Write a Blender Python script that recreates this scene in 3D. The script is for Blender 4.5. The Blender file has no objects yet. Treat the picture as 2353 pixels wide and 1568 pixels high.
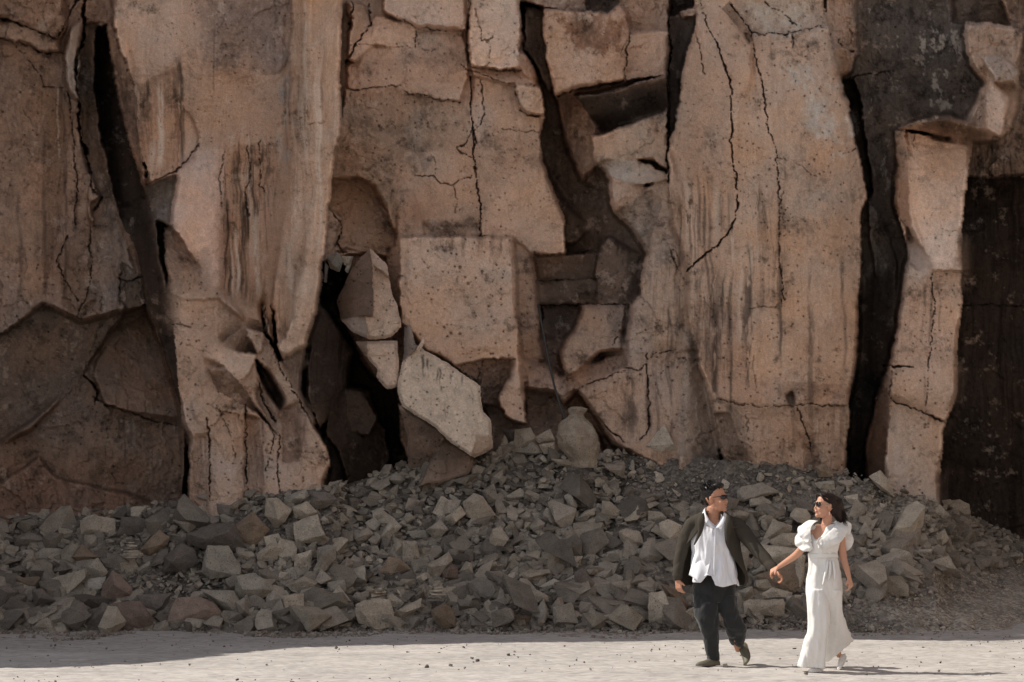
import bpy, bmesh, math, random
import numpy as np
from mathutils import Vector, Matrix, Euler, noise as mnoise

R = math.radians
scene = bpy.context.scene
COL = scene.collection

# ------------------------------------------------------------------ camera, sky, sun, exposure
FX, CX, HY, CH = 5555.0, 1176.5, 1151.6, 1.5      # focal length in picture units, centre, horizon, camera height
def at(x, y, d):                                   # a picture point at distance d (metres) -> world
    return Vector(((x - CX) / FX * d, d, CH - (y - HY) / FX * d))
def gd(y):                                         # distance at which the level ground shows at row y
    return FX * CH / (y - HY)
def sx(v): return v / 1.088                        # photograph pixel -> picture unit

cam = bpy.data.cameras.new("camera"); camo = bpy.data.objects.new("camera", cam); COL.objects.link(camo)
camo.location = (0, 0, CH); camo.rotation_euler = (R(90), 0, 0)
cam.lens = 36 * FX / 2353; cam.sensor_width = 36; cam.shift_y = (HY - 784) / 2353
cam.clip_end = 3000; scene.camera = camo

SUN_EL, SUN_AZ = R(46), R(11)                      # azimuth measured from -x towards +y (behind the cliff, from the left)
SD = Vector((-math.cos(SUN_AZ) * math.cos(SUN_EL), math.sin(SUN_AZ) * math.cos(SUN_EL), math.sin(SUN_EL)))
world = bpy.data.worlds.new("World"); scene.world = world; world.use_nodes = True
wn = world.node_tree.nodes; wl = world.node_tree.links
sky = wn.new('ShaderNodeTexSky'); sky.sky_type = 'NISHITA'; sky.sun_disc = False
sky.sun_elevation = SUN_EL; sky.sun_rotation = math.atan2(SD.x, SD.y)
sky.altitude = 2500; sky.air_density = 0.7; sky.dust_density = 3.0; sky.ozone_density = 0.3
bg = wn['Background']; bg.inputs['Strength'].default_value = 0.15
hs = wn.new('ShaderNodeHueSaturation'); hs.inputs['Saturation'].default_value = .28   # thin hazy sky
wl.new(sky.outputs[0], hs.inputs['Color']); wl.new(hs.outputs[0], bg.inputs['Color'])
sl = bpy.data.lights.new("sun", 'SUN'); sl.energy = 3.6; sl.angle = R(0.5); sl.color = (1.0, 0.93, 0.84)
so = bpy.data.objects.new("sun", sl); COL.objects.link(so); so.location = (-30, 40, 40)
so.rotation_euler = SD.to_track_quat('Z', 'Y').to_euler()
vs = scene.view_settings; vs.view_transform = 'Standard'; vs.look = 'None'; vs.exposure = 0.52; vs.gamma = 1.0

# ------------------------------------------------------------------ object helpers
def tag(o, label=None, cat=None, group=None, kind=None):
    if label: o['label'] = label
    if cat: o['category'] = cat
    if group: o['group'] = group
    if kind: o['kind'] = kind
    return o
def link(name, me, mat=None, parent=None, smooth=True):
    o = bpy.data.objects.new(name, me); COL.objects.link(o)
    if mat: me.materials.append(mat)
    if parent: o.parent = parent
    if smooth is not None:
        me.polygons.foreach_set('use_smooth', [smooth] * len(me.polygons)); me.update()
    return o
def mesh_np(name, V, F, nside):
    me = bpy.data.meshes.new(name); V = np.asarray(V, dtype=np.float32); F = np.asarray(F, dtype=np.int32)
    me.vertices.add(len(V)); me.vertices.foreach_set('co', V.ravel())
    me.loops.add(F.size); me.loops.foreach_set('vertex_index', F.ravel())
    me.polygons.add(len(F))
    me.polygons.foreach_set('loop_start', np.arange(0, F.size, nside, dtype=np.int32))
    try: me.polygons.foreach_set('loop_total', np.full(len(F), nside, dtype=np.int32))
    except Exception: pass
    me.update(calc_edges=True); return me
def from_bm(name, bm):
    me = bpy.data.meshes.new(name); bm.to_mesh(me); bm.free(); return me

# ------------------------------------------------------------------ numpy noise
_tab = np.random.RandomState(7).rand(512, 512)
def vn(x, y, s=0):
    xi = np.floor(x).astype(int); yi = np.floor(y).astype(int)
    fx = x - xi; fy = y - yi; fx = fx * fx * (3 - 2 * fx); fy = fy * fy * (3 - 2 * fy)
    a = (xi + s * 37) & 511; b = (a + 1) & 511; c = (yi + s * 91) & 511; e = (c + 1) & 511
    return ((_tab[c, a] * (1 - fx) + _tab[c, b] * fx) * (1 - fy) + (_tab[e, a] * (1 - fx) + _tab[e, b] * fx) * fy)
def fbm(x, y, sc, o=4, s=0, g=0.5):
    t = 0; amp = 1; n = 0
    for i in range(o):
        t = t + amp * vn(x / sc + 17.3 * i, y / sc + 5.1 * i, s + i); n += amp; amp *= g; sc *= 0.5
    return t / n
def cells(x, y, sc, s=0):                          # worley: F1, F2, id hash, offset to the nearest seed
    gx = x / sc; gy = y / sc; xi = np.floor(gx).astype(int); yi = np.floor(gy).astype(int)
    f1 = np.full(x.shape, 9.0); f2 = np.full(x.shape, 9.0); hid = np.zeros(x.shape, int)
    ox = np.zeros(x.shape); oy = np.zeros(x.shape)
    for dx in (-1, 0, 1):
        for dy in (-1, 0, 1):
            a = (xi + dx + s * 53) & 511; b = (yi + dy + s * 29) & 511
            px = xi + dx + _tab[a, b]; py = yi + dy + _tab[b, (a + 101) & 511]
            ddx = gx - px; ddy = gy - py; d = np.sqrt(ddx * ddx + ddy * ddy)
            m = d < f1
            f2 = np.where(m, f1, np.minimum(f2, d)); f1 = np.where(m, d, f1)
            ox = np.where(m, ddx, ox); oy = np.where(m, ddy, oy); hid = np.where(m, a * 512 + b, hid)
    return f1, f2, hid, ox, oy
def hsh(h, k): return _tab[(h // 512 + 13 * k) & 511, (h + 57 * k) & 511]
def sst(a, b, v):
    t = np.clip((v - a) / (b - a), 0, 1); return t * t * (3 - 2 * t)

# ------------------------------------------------------------------ node helpers
def newmat(name):
    m = bpy.data.materials.new(name); m.use_nodes = True
    return m, m.node_tree.nodes, m.node_tree.links, m.node_tree.nodes['Principled BSDF']
def N(nt, typ, **kw):
    n = nt.new(typ)
    for k, v in kw.items():
        if k in n.inputs: n.inputs[k].default_value = v
        else: setattr(n, k, v)
    return n
# ================================================================== THE CLIFF
D0 = 32.0
xs = np.concatenate([np.array([-2600, -1900, -1300, -900, -600, -420, -300, -220, -160, -110, -70]), np.arange(-40, 2396, 2.0),
                     np.array([2410, 2430, 2460, 2500, 2560, 2640, 2750, 2900, 3200, 3800, 4800])])
ys = np.concatenate([np.linspace(-1, 0, 26)[:-1] * 1.0, np.arange(-60, 1240, 2.0), np.array([1260, 1300, 1360, 1430, 1500])])
NTOP = 25                                          # the first NTOP rows run up to the rim, filled in below
ys[:NTOP] = np.linspace(-1400, -66, NTOP)
X, Y = np.meshgrid(xs, ys)
# ragged outlines: look the authored shapes up through warped coordinates
WX = X + (fbm(X, Y, 60, 4, 1) - .5) * 14 + (fbm(X, Y, 9, 3, 2) - .5) * 6
WY = Y + (fbm(X, Y, 60, 4, 5) - .5) * 14 + (fbm(X, Y, 9, 3, 6) - .5) * 6
def inpoly(poly, PX=None, PY=None):
    PX = WX if PX is None else PX; PY = WY if PY is None else PY
    pts = np.array(poly, float); m = np.zeros(PX.shape, bool)
    x0, y0 = pts.min(0) - 30; x1, y1 = pts.max(0) + 30
    ci = np.where((xs >= x0) & (xs <= x1))[0]; ri = np.where((ys >= y0) & (ys <= y1))[0]
    if len(ci) == 0 or len(ri) == 0: return m
    sl_ = (slice(ri[0], ri[-1] + 1), slice(ci[0], ci[-1] + 1)); px = PX[sl_]; py = PY[sl_]; r = np.zeros(px.shape, bool)
    n = len(pts)
    for i in range(n):
        ax, ay = pts[i]; bx, by = pts[(i + 1) % n]
        if ay == by: continue
        c = ((ay > py) != (by > py)) & (px < (bx - ax) * (py - ay) / (by - ay) + ax)
        r ^= c
    m[sl_] = r; return m
def blur(a, r, k=2):
    for _ in range(k):
        for ax in (0, 1):
            p = np.pad(a, [(r + 1, r) if i == ax else (0, 0) for i in (0, 1)], mode='edge'); c = np.cumsum(p, axis=ax)
            n = a.shape[ax]
            a = (np.take(c, range(2 * r + 1, 2 * r + 1 + n), ax) - np.take(c, range(0, n), ax)) / (2 * r + 1)
    return a
TAN = (.36, .262, .205); LT = (.46, .345, .275); PNK = (.44, .325, .27); BR = (.225, .148, .108); DK = (.12, .085, .066)
GR = (.20, .17, .15); LG = (.30, .255, .22); RB = (.27, .175, .12); VD = (.055, .042, .036)  # VD: shade of deep holes and crevices as a near black colour
DEP = np.full(X.shape, .5); CO = np.zeros(X.shape + (3,)) + np.array(BR)
ST = np.zeros(X.shape); LI = np.zeros(X.shape); RG = np.full(X.shape, .5); PI = np.full(X.shape, .6)
def face(poly, d, gx=0, gy=0, col=TAN, st=0., li=0., rg=.4, pit=.6, bow=0., rel=False):
    m = inpoly(poly); p = np.array(poly, float); cx = (p[:, 0].min() + p[:, 0].max()) / 2; cy = (p[:, 1].min() + p[:, 1].max()) / 2
    v = d + gx * (X[m] - cx) / 100 + gy * (Y[m] - cy) / 100
    if bow:
        wx = max(20, np.ptp(p[:, 0]) / 2); v = v + bow * ((X[m] - cx) / wx) ** 2
    if rel: v = v + DEP[m]
    DEP[m] = v; CO[m] = np.array(col); ST[m] = st; LI[m] = li; RG[m] = rg; PI[m] = pit
B = -60; W = 1420
# --- left mass
face([(-2700,-1500),(190,-1500),(190,60),(178,200),(180,300),(200,400),(225,470),(330,700),(420,980),(430,W),(-2700,W)], 0.25, .02, -.05, (.25,.175,.135), .25, .1, .5, 1)
face([(-2700,B),(140,B),(150,60),(130,90),(75,72),(40,52),(-40,40),(-2700,40)], -.05, 0, .05, BR, .2, 0, .8)
face([(-40,45),(40,55),(80,75),(132,92),(140,120),(100,120),(60,100),(-40,85)], .12, 0, -.1, (.27,.19,.145), 0, .2, .8)
face([(100,190),(140,200),(160,300),(150,430),(130,560),(100,690),(95,600),(105,400)], .3, .1, 0, (.2,.135,.1), .8, 0, .5)
face([(148,130),(162,60),(188,45),(192,215),(182,240),(150,205)], .05, .35, -.1, LG, .4, 0, .6)
face([(200,395),(222,440),(245,470),(225,500),(208,515),(203,470)], .1, 0, -.3, (.3,.22,.17), 0, 0, .8)
face([(208,470),(250,440),(285,560),(320,640),(260,690),(210,690),(205,600),(222,540)], .35, .1, -.15, (.24,.175,.14), .3, 0, .5)
face([(135,560),(205,520),(215,600),(200,660),(235,680),(180,740),(140,700)], .2, .1, 0, (.2,.14,.105), .2, 0, 1.2)
face([(280,600),(330,640),(345,720),(370,800),(300,720),(275,690)], .45, .1, 0, (.15,.11,.085), .6, 0, 1.)
# scoop and bulge at the lower left
face([(-2700,780),(0,770),(95,702),(180,740),(280,715),(250,770),(195,858),(100,948),(0,1018),(-2700,1100)], .22, .05, .14, (.20,.15,.12), 0, .1, .5, 1)
face([(-2700,1100),(0,1018),(60,990),(102,950),(192,860),(245,775),(285,715),(335,700),(375,820),(412,950),(428,W),(-2700,W)], -.12, .06, -.16, (.235,.165,.125), .15, .1, .8, 1.2)
face([(-2700,1170),(0,1110),(90,1050),(130,1100),(250,1130),(428,1180),(430,W),(-2700,W)], -.25, 0, -.2, (.2,.135,.105), 0, 0, 1., 1)
face([(215,868),(250,770),(335,710),(375,820),(412,962),(300,950),(238,928)], -0.12, 0.1, -0.15, (.24,.168,.13), .2, 0, .4, 1, rel=True)
# --- dark leaning wedge, missing occlusion shade put into its colour
face([(192,50),(258,50),(262,190),(225,225),(233,320),(262,435),(285,525),(262,470),(228,440),(205,390),(190,330),(180,210)], .55, -.25, 0, (.15,.105,.08), .6, 0, .6)
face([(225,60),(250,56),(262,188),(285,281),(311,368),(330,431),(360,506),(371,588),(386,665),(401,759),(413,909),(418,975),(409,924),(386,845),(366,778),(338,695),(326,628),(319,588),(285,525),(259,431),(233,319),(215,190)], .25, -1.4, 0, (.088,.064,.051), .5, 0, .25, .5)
face([(246,50),(262,45),(275,120),(305,190),(318,240),(324,330),(337,432),(329,431),(311,368),(285,281),(262,188)], -.35, -.9, 0, BR, 1., 0, .5)
# --- upper left wall
face([(258,-1500),(668,-1500),(672,40),(668,180),(672,300),(655,390),(640,500),(620,620),(605,700),(540,705),(490,650),(430,575),(385,520),(345,450),(322,330),(318,240),(303,185),(275,120),(262,40)], -.3, .03, -.03, (.335,.235,.178), .45, .1, .2, .6)
face([(262,B),(415,B),(410,150),(320,190),(303,185),(275,120),(262,40)], -0.01, 0, 0, (.36,.255,.195), .35, 0, .2, .5, rel=True)
face([(440,B),(664,B),(668,130),(640,170),(560,180),(460,150)], 0.01, 0, -0.05, (.25,.18,.145), .15, .35, .4, .7, rel=True)
face([(322,190),(412,150),(412,398),(345,412),(330,340),(322,250)], 0.05, 0, 0, (.3,.2,.145), 1.3, 0, .2, .3, rel=True)
face([(412,235),(440,270),(455,320),(445,365),(412,392)], -.32, .15, 0, LT, .2, 0, .2, .3)
face([(330,424),(405,405),(398,443),(390,521),(360,506)], -.25, -.35, -.1, GR, .4, 0, .5)
face([(410,396),(450,349),(514,345),(514,665),(491,655),(435,588),(388,524),(398,443)], -0.08, 0, -0.05, PNK, .15, 0, .12, .4, rel=True)
face([(514,340),(640,330),(638,401),(619,525),(615,588),(600,700),(520,690),(514,600)], 0.04, 0, 0, (.285,.185,.13), 1.5, 0, .3, .3, rel=True)
# --- bowed ridge slab, left of the fold coloured darker for its shade
face([(664,-1500),(716,-1500),(722,188),(713,281),(671,413),(645,525),(625,700),(632,796),(608,759),(600,695),(615,588),(619,525),(638,401),(660,338),(668,131)], -.75, -.55, 0, (.335,.225,.16), .7, 0, .2, .3)
face([(716,-1500),(815,-1500),(806,56),(797,206),(782,338),(769,450),(754,563),(745,600),(741,646),(728,721),(716,800),(700,900),(700,960),(675,890),(640,796),(625,700),(645,525),(671,413),(713,281),(722,188)], -.85, .25, -.02, (.41,.297,.225), .6, 0, .15, .3, .15)
face([(716,100),(745,120),(748,300),(725,420),(700,560),(660,770),(640,796),(625,700),(645,525),(671,413),(713,281)], -.9, -.1, 0, (.36,.25,.185), 1., 0, .15, .2)
face([(702,800),(716,800),(690,880),(740,985),(700,960),(640,830)], -.6, .3, 0, (.27,.2,.16), .6, 0, .3)
# --- middle wall, many blocks
face([(806,-1500),(1250,-1500),(1250,20),(1200,100),(1240,200),(1250,270),(1300,560),(1180,600),(915,560),(745,600),(782,338)], .3, 0, 0, (.36,.265,.21), .1, .15, .4)
face([(800,0),(840,10),(850,60),(815,130),(800,125),(806,56)], .0, .5, 0, (.3,.21,.155), .2, 0, 1.5)
face([(880,B),(1072,B),(1072,70),(955,66),(922,48),(878,28)], -.05, .02, -.1, (.43,.325,.262), .05, .1, .3)
face([(800,135),(822,92),(862,35),(922,50),(955,68),(955,108),(918,108),(860,100),(830,140)], .02, .12, -.12, LT, 0, .1, .5)
face([(955,70),(1065,72),(1073,120),(1075,165),(1060,235),(927,212),(915,195),(800,203),(800,150),(860,105),(918,110),(955,108)], .1, .0, -.12, (.35,.258,.205), 0, .35, .4)
face([(1076,B),(1197,B),(1197,160),(1080,152)], -.12, .05, -.03, (.44,.335,.27), .05, .05, .25)
face([(1080,155),(1197,162),(1235,200),(1180,195),(1130,185),(1088,178)], .05, 0, -.5, (.39,.29,.23), 0, 0, .5)
face([(795,203),(919,195),(930,233),(930,345),(915,413),(915,544),(880,500),(850,445),(765,415),(784,263)], .12, .02, .02, (.275,.19,.138), .1, .35, .3, 1)
face([(765,410),(820,410),(858,430),(890,480),(915,545),(915,600),(850,580),(800,570),(760,580),(757,470)], .42, .15, -.2, (.31,.215,.155), 0, .2, 1., 1)
face([(758,480),(790,500),(775,530),(770,590),(745,600),(748,560)], .1, .2, 0, TAN, 0, 0, .9)
face([(927,212),(1062,234),(1084,263),(1088,349),(930,349)], .25, 0, .04, (.27,.195,.148), 0, .6, .3, 1)
face([(930,349),(951,349),(951,393),(930,390)], -0.08, 0, -0.2, LT, .3, 0, .3, rel=True)
face([(930,349),(1088,352),(1095,413),(1105,544),(975,544),(968,470),(915,440),(930,400)], .3, 0, .02, (.33,.24,.185), .25, .25, .2)
face([(916,440),(952,440),(968,475),(977,544),(915,544)], .12, .15, 0, (.3,.21,.16), .3, 0, .3)
face([(1088,180),(1185,195),(1204,259),(1242,266),(1238,319),(1249,375),(1279,450),(1305,506),(1300,590),(1228,600),(1178,555),(1107,544),(1095,413),(1086,290)], .18, .03, -.02, (.365,.27,.212), .05, .1, .2, .8)
face([(1095,330),(1160,300),(1240,300),(1250,380),(1180,400),(1110,500),(1098,430)], 0.02, 0, 0.02, (.30,.222,.175), 0, .3, .25, .8, rel=True)
face([(1178,553),(1228,590),(1232,700),(1240,760),(1255,830),(1195,830),(1185,702)], .25, .1, 0, (.29,.21,.165), .1, 0, .3, 1)
face([(1185,195),(1245,203),(1251,259),(1212,263),(1192,236)], -.2, .1, 0, (.37,.275,.215), 0, 0, .3)
face([(1189,129),(1210,124),(1236,173),(1236,200),(1195,168)], -.05, .5, 0, (.3,.21,.16), 0, 0, .6)
# --- chimney, its broad shade put into darker stone colours
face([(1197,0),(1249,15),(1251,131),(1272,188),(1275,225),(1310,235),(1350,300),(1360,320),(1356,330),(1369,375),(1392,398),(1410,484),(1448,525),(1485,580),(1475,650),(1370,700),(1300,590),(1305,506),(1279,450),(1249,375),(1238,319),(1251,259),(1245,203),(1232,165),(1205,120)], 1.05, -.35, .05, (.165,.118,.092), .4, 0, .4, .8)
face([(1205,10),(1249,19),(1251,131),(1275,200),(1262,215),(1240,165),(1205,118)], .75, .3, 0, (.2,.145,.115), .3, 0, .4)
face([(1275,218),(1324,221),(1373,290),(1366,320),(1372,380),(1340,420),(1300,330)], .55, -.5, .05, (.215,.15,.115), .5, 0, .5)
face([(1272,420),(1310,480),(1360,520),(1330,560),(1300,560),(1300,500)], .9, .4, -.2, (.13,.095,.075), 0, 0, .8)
# stairs cut into the chimney floor, coloured dark for the shade there
face([(1226,586),(1372,580),(1370,645),(1228,643)], .85, .1, -.06, (.17,.122,.095), 0, 0, .3, 1)
face([(1226,643),(1370,643),(1366,704),(1236,702)], .62, .1, -.06, (.15,.11,.086), 0, 0, .3, 1)
face([(1238,702),(1338,702),(1318,765),(1296,785),(1240,785)], .8, .1, -.06, (.115,.085,.068), 0, 0, .3, 1)
face([(1242,782),(1297,780),(1290,830),(1255,850)], .5, .1, -.06, (.14,.105,.085), 0, 0, .3, 1)
# --- mass above and right of the chimney
face([(1249,B),(1541,B),(1538,71),(1448,68),(1425,11),(1392,30),(1354,26),(1249,23)], .25, 0, .1, (.27,.195,.155), .1, .2, .5)
face([(1340,B),(1430,B),(1425,8),(1392,28),(1345,24)], .45, 0, .3, (.14,.11,.095), 0, 0, .5)
face([(1249,23),(1354,26),(1392,30),(1425,11),(1440,26),(1448,68),(1444,113),(1437,184),(1380,188),(1335,203),(1298,214),(1277,218),(1260,150),(1251,131)], -.3, .05, .05, (.36,.255,.195), .3, .1, .4, .6, .12)
face([(1448,68),(1538,71),(1534,172),(1437,188)], .02, .05, .12, (.36,.265,.21), .2, .1, .3)
face([(1324,221),(1380,208),(1433,197),(1535,172),(1535,250),(1504,263),(1448,293),(1384,308),(1373,285)], .3, .0, 1.1, (.105,.085,.075), .0, .1, .3, .8)
face([(1358,311),(1384,308),(1504,263),(1535,250),(1535,390),(1500,372),(1440,362),(1370,375)], .0, -.05, -.1, (.37,.27,.205), .4, .3, .4, .5)
face([(1369,375),(1400,362),(1460,365),(1535,398),(1535,418),(1460,430),(1395,400)], -.05, -.1, -.35, (.29,.25,.215), .1, .2, .5)
face([(1392,398),(1460,425),(1500,430),(1440,490),(1412,488)], .02, .1, .1, (.34,.25,.195), .5, .1, .5, .8)
face([(1412,488),(1500,425),(1534,412),(1542,506),(1562,563),(1577,615),(1583,740),(1606,830),(1600,870),(1500,850),(1437,841),(1440,760),(1448,702),(1470,672),(1470,628),(1487,583),(1487,552),(1448,525)], -.25, -.1, -.06, (.325,.245,.195), .25, .2, .5, .7)
face([(1412,488),(1490,440),(1520,470),(1500,540),(1490,590),(1470,560),(1448,525)], .05, -.3, 0, (.245,.195,.16), .1, .1, .8, .7)
face([(1500,600),(1560,570),(1580,700),(1560,790),(1500,800),(1495,700)], -0.05, 0, 0, (.355,.26,.2), 1., 0, .3, .7, rel=True)
face([(1369,609),(1380,564),(1399,545),(1440,571),(1478,586),(1470,635),(1470,676),(1448,702),(1365,697)], .5, .1, -.1, (.18,.132,.104), .1, 0, .4, 1, .15)  # inner rock coloured darker to carry the chimney's shade
face([(1437,600),(1478,586),(1470,635),(1470,676),(1448,702),(1425,690)], .45, .4, 0, (.14,.105,.085), .3, 0, .5)
face([(1335,702),(1440,699),(1432,755),(1437,800),(1373,815),(1343,841),(1298,870),(1285,823),(1294,796),(1320,759)], -.05, .1, -.35, (.295,.22,.175), .1, .1, .4, 1)
face([(1195,826),(1255,838),(1300,868),(1345,838),(1437,800),(1440,845),(1373,871),(1324,894),(1290,930),(1260,920),(1205,900)], -.1, .05, -.35, (.3,.21,.162), 0, .1, 1.4, 1)
face([(1205,895),(1270,900),(1330,960),(1380,1000),(1400,1080),(1190,1080),(1212,973)], .25, .0, -.25, (.24,.175,.14), 0, 0, 1.1, 1)
face([(1324,894),(1373,871),(1437,841),(1485,811),(1602,800),(1625,880),(1648,970),(1664,1110),(1480,1060),(1410,1020),(1365,958)], -.45, -.04, -.12, (.305,.225,.178), .7, .25, .35, 1)
face([(1590,735),(1606,830),(1630,920),(1650,990),(1666,1120),(1560,1100),(1560,900),(1575,800)], 0.05, 0.4, 0, (.25,.2,.165), .2, .3, .4, .7, rel=True)
# --- big squared block
face([(919,543),(1017,543),(1178,550),(1185,702),(1195,826),(1204,928),(1214,985),(1167,965),(1110,935),(1103,890),(1035,834),(975,808),(915,740),(915,646)], -.55, .04, -.05, (.375,.28,.222), .05, .05, .25, 1.2)
face([(890,590),(919,545),(916,646),(922,740),(900,700),(888,640)], -.2, -.9, 0, (.33,.24,.185), .2, 0, .6)
face([(1035,838),(1110,826),(1105,890),(1090,880)], -.3, .2, .3, (.24,.175,.14), 0, 0, .8, 1)
face([(1110,826),(1174,830),(1170,868),(1148,913),(1150,945),(1110,930),(1103,890)], -.15, .3, .2, (.235,.17,.135), 0, .3, 1.8, 1)
face([(1110,925),(1150,935),(1170,960),(1215,975),(1215,1100),(1130,1100),(1128,965)], -.1, .1, -.3, (.2,.15,.12), 0, .1, .9, 1)
# --- cave behind the leaning slab, its shade painted into the stone
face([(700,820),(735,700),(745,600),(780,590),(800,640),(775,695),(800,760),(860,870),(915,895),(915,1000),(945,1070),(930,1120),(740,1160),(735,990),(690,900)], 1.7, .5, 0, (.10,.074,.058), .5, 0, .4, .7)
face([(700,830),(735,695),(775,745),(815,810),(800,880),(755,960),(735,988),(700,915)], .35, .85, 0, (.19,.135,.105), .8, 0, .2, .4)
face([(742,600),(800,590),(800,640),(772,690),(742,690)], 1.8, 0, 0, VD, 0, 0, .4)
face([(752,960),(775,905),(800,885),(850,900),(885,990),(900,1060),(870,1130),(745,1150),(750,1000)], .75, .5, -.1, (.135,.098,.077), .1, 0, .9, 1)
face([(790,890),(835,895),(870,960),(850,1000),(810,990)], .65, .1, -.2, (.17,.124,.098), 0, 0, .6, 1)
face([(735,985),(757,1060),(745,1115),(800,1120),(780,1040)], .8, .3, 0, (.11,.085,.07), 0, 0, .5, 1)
# --- lower left pillar
NP = [(375,522),(390,520),(435,580),(491,650),(518,680),(598,702),(606,760),(628,800),(652,850),(684,905),(722,980),(752,1030),(759,1065),(747,1110),(742,1320),(440,1320),(430,1000),(416,965),(413,909),(401,759),(386,665)]
face(NP, -.95, .1, -.12, (.315,.232,.182), .1, .1, .6, 1.2)
face([(375,520),(392,518),(491,650),(535,700),(560,740),(500,690),(440,690),(390,672)], 0.1, 0, -0.45, (.26,.18,.135), .1, .2, .9, 1.2, rel=True)
face([(388,672),(491,672),(435,748),(401,770)], -0.04, 0, 0, (.335,.248,.195), 0, 0, .25, 1, rel=True)
face([(535,702),(598,702),(602,738),(560,735)], -0.05, 0.05, -0.25, (.32,.235,.18), 0, .1, .4, .6, rel=True)
face([(525,740),(560,735),(605,740),(610,765),(563,752),(510,790),(500,780)], 0.1, 0, 0.5, (.15,.105,.08), 0, 0, .6, rel=True)
face([(469,808),(495,790),(544,811),(589,815),(578,852),(551,879),(521,845),(473,823)], -0.15, 0.05, -0.1, (.40,.3,.235), 0, 0, .25, .7, rel=True)
face([(508,793),(563,755),(589,812),(545,809)], 0.04, 0.3, 0.4, (.2,.14,.105), .3, 0, .4, rel=True)
face([(563,755),(608,766),(600,808),(589,812)], -0.1, 0.2, 0, (.37,.275,.215), 0, 0, .3, rel=True)
face([(585,826),(618,860),(648,913),(640,942),(600,880)], 0.6, 0, 0, VD, 0, 0, .4, rel=True)
face([(590,890),(625,900),(645,955),(640,1000),(610,960),(585,905)], 0.13, -0.3, 0, (.2,.15,.12), .3, 0, .5, rel=True)
face([(480,850),(521,848),(551,882),(600,950),(640,1010),(590,945),(540,925),(500,895)], 0.15, 0.1, 0.45, (.19,.135,.105), .2, 0, .9, rel=True)
face([(440,910),(500,905),(560,960),(540,1060),(500,1010),(450,960)], -0.05, 0.1, -0.1, (.3,.22,.172), .1, .1, .7, 1, rel=True)
face([(560,950),(600,960),(610,1080),(590,1320),(565,1320)], 0.15, -0.2, 0, (.22,.155,.118), 1., 0, .6, rel=True)
face([(640,940),(690,920),(700,960),(690,1060),(650,1060)], 0.12, -0.2, 0, (.2,.14,.108), .6, 0, .7, rel=True)
face([(605,700),(632,796),(684,890),(740,990),(722,985),(680,910),(625,805),(604,760)], -0.07, 0.25, 0, (.36,.28,.225), .3, 0, .3, rel=True)
face([(440,1000),(480,1000),(482,1320),(440,1320)], 0.1, 0.2, 0, (.25,.18,.14), .8, 0, .6, rel=True)
# --- great right face
PP = [(1597,-1500),(1900,-1500),(1893,0),(1901,64),(1916,124),(1935,188),(1957,270),(1968,326),(1998,446),(1987,484),(1981,588),(1975,702),(1970,853),(1953,928),(1950,1059),(1944,1320),(1664,1320),(1662,1060),(1648,990),(1630,920),(1605,830),(1583,740),(1580,702),(1575,615),(1562,563),(1540,510),(1535,420),(1537,319),(1548,293),(1567,188),(1574,124),(1597,68)]
face(PP, -.45, .0, -.06, (.345,.25,.19), .4, .2, .25, .9, .35)
face([(1597,68),(1612,-60),(1640,0),(1700,30),(1732,77),(1724,188),(1681,311),(1700,420),(1560,420),(1537,319),(1548,293),(1567,188),(1574,124)], -0.03, -0.12, 0, (.33,.24,.185), .1, .15, .25, .6, rel=True)
face([(1732,77),(1735,140),(1728,200),(1705,260),(1681,315),(1686,270),(1722,180)], 0, 0.5, 0, (.38,.27,.2), .1, 0, .2, .4, rel=True)
face([(1640,-1500),(1900,-1500),(1893,0),(1900,62),(1830,74),(1735,76),(1700,30),(1676,B)], -0.08, 0.05, 0.04, (.3,.235,.19), .3, .8, .4, .8, rel=True)
face([(1676,0),(1700,30),(1735,78),(1725,100),(1690,60),(1660,20)], -.4, -.3, .3, (.2,.145,.11), .1, .1, .8)
face([(1545,425),(1630,400),(1700,440),(1792,440),(1800,700),(1730,690),(1600,700),(1577,600),(1550,520)], -0.02, 0, 0, (.36,.255,.19), 1.1, .05, .25, .8, rel=True)
face([(1583,705),(1700,690),(1720,800),(1715,900),(1640,900),(1600,820)], 0.02, 0, 0, (.27,.19,.145), 1., .1, .3, 1, rel=True)
face([(1635,880),(1760,870),(1890,885),(1960,880),(1950,930),(1751,936),(1650,915)], -0.03, 0, -0.2, (.29,.2,.15), .3, 0, .3, .9, rel=True)
face([(1650,918),(1751,940),(1826,935),(1952,933),(1950,1059),(1946,1320),(1664,1320),(1662,1060),(1648,990)], .24, 0, .12, (.285,.21,.165), .6, .15, .4, 1.1, rel=True)
face([(1640,950),(1680,950),(1700,1010),(1720,1060),(1700,1120),(1664,1120),(1660,1040)], 0.14, 0.1, 0, (.19,.14,.11), .6, 0, .6, 1, rel=True)
face([(1806,905),(1822,898),(1826,930),(1812,940)], 0.2, 0, 0, (.12,.085,.065), 0, 0, .3, rel=True)
face([(1820,935),(1850,980),(1880,1040),(1890,1090),(1850,1080),(1835,1000)], 0.08, 0.3, 0, (.22,.16,.125), .3, 0, 1.6, 1, rel=True)
# dark corner left of it
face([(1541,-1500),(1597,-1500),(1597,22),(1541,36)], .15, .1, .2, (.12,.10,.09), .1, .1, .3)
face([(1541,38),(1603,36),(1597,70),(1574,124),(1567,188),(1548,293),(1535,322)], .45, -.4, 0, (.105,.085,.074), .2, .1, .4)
face([(1560,28),(1600,16),(1606,36),(1570,40)], -.1, 0, .2, (.3,.22,.17), 0, 0, .6)
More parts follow.
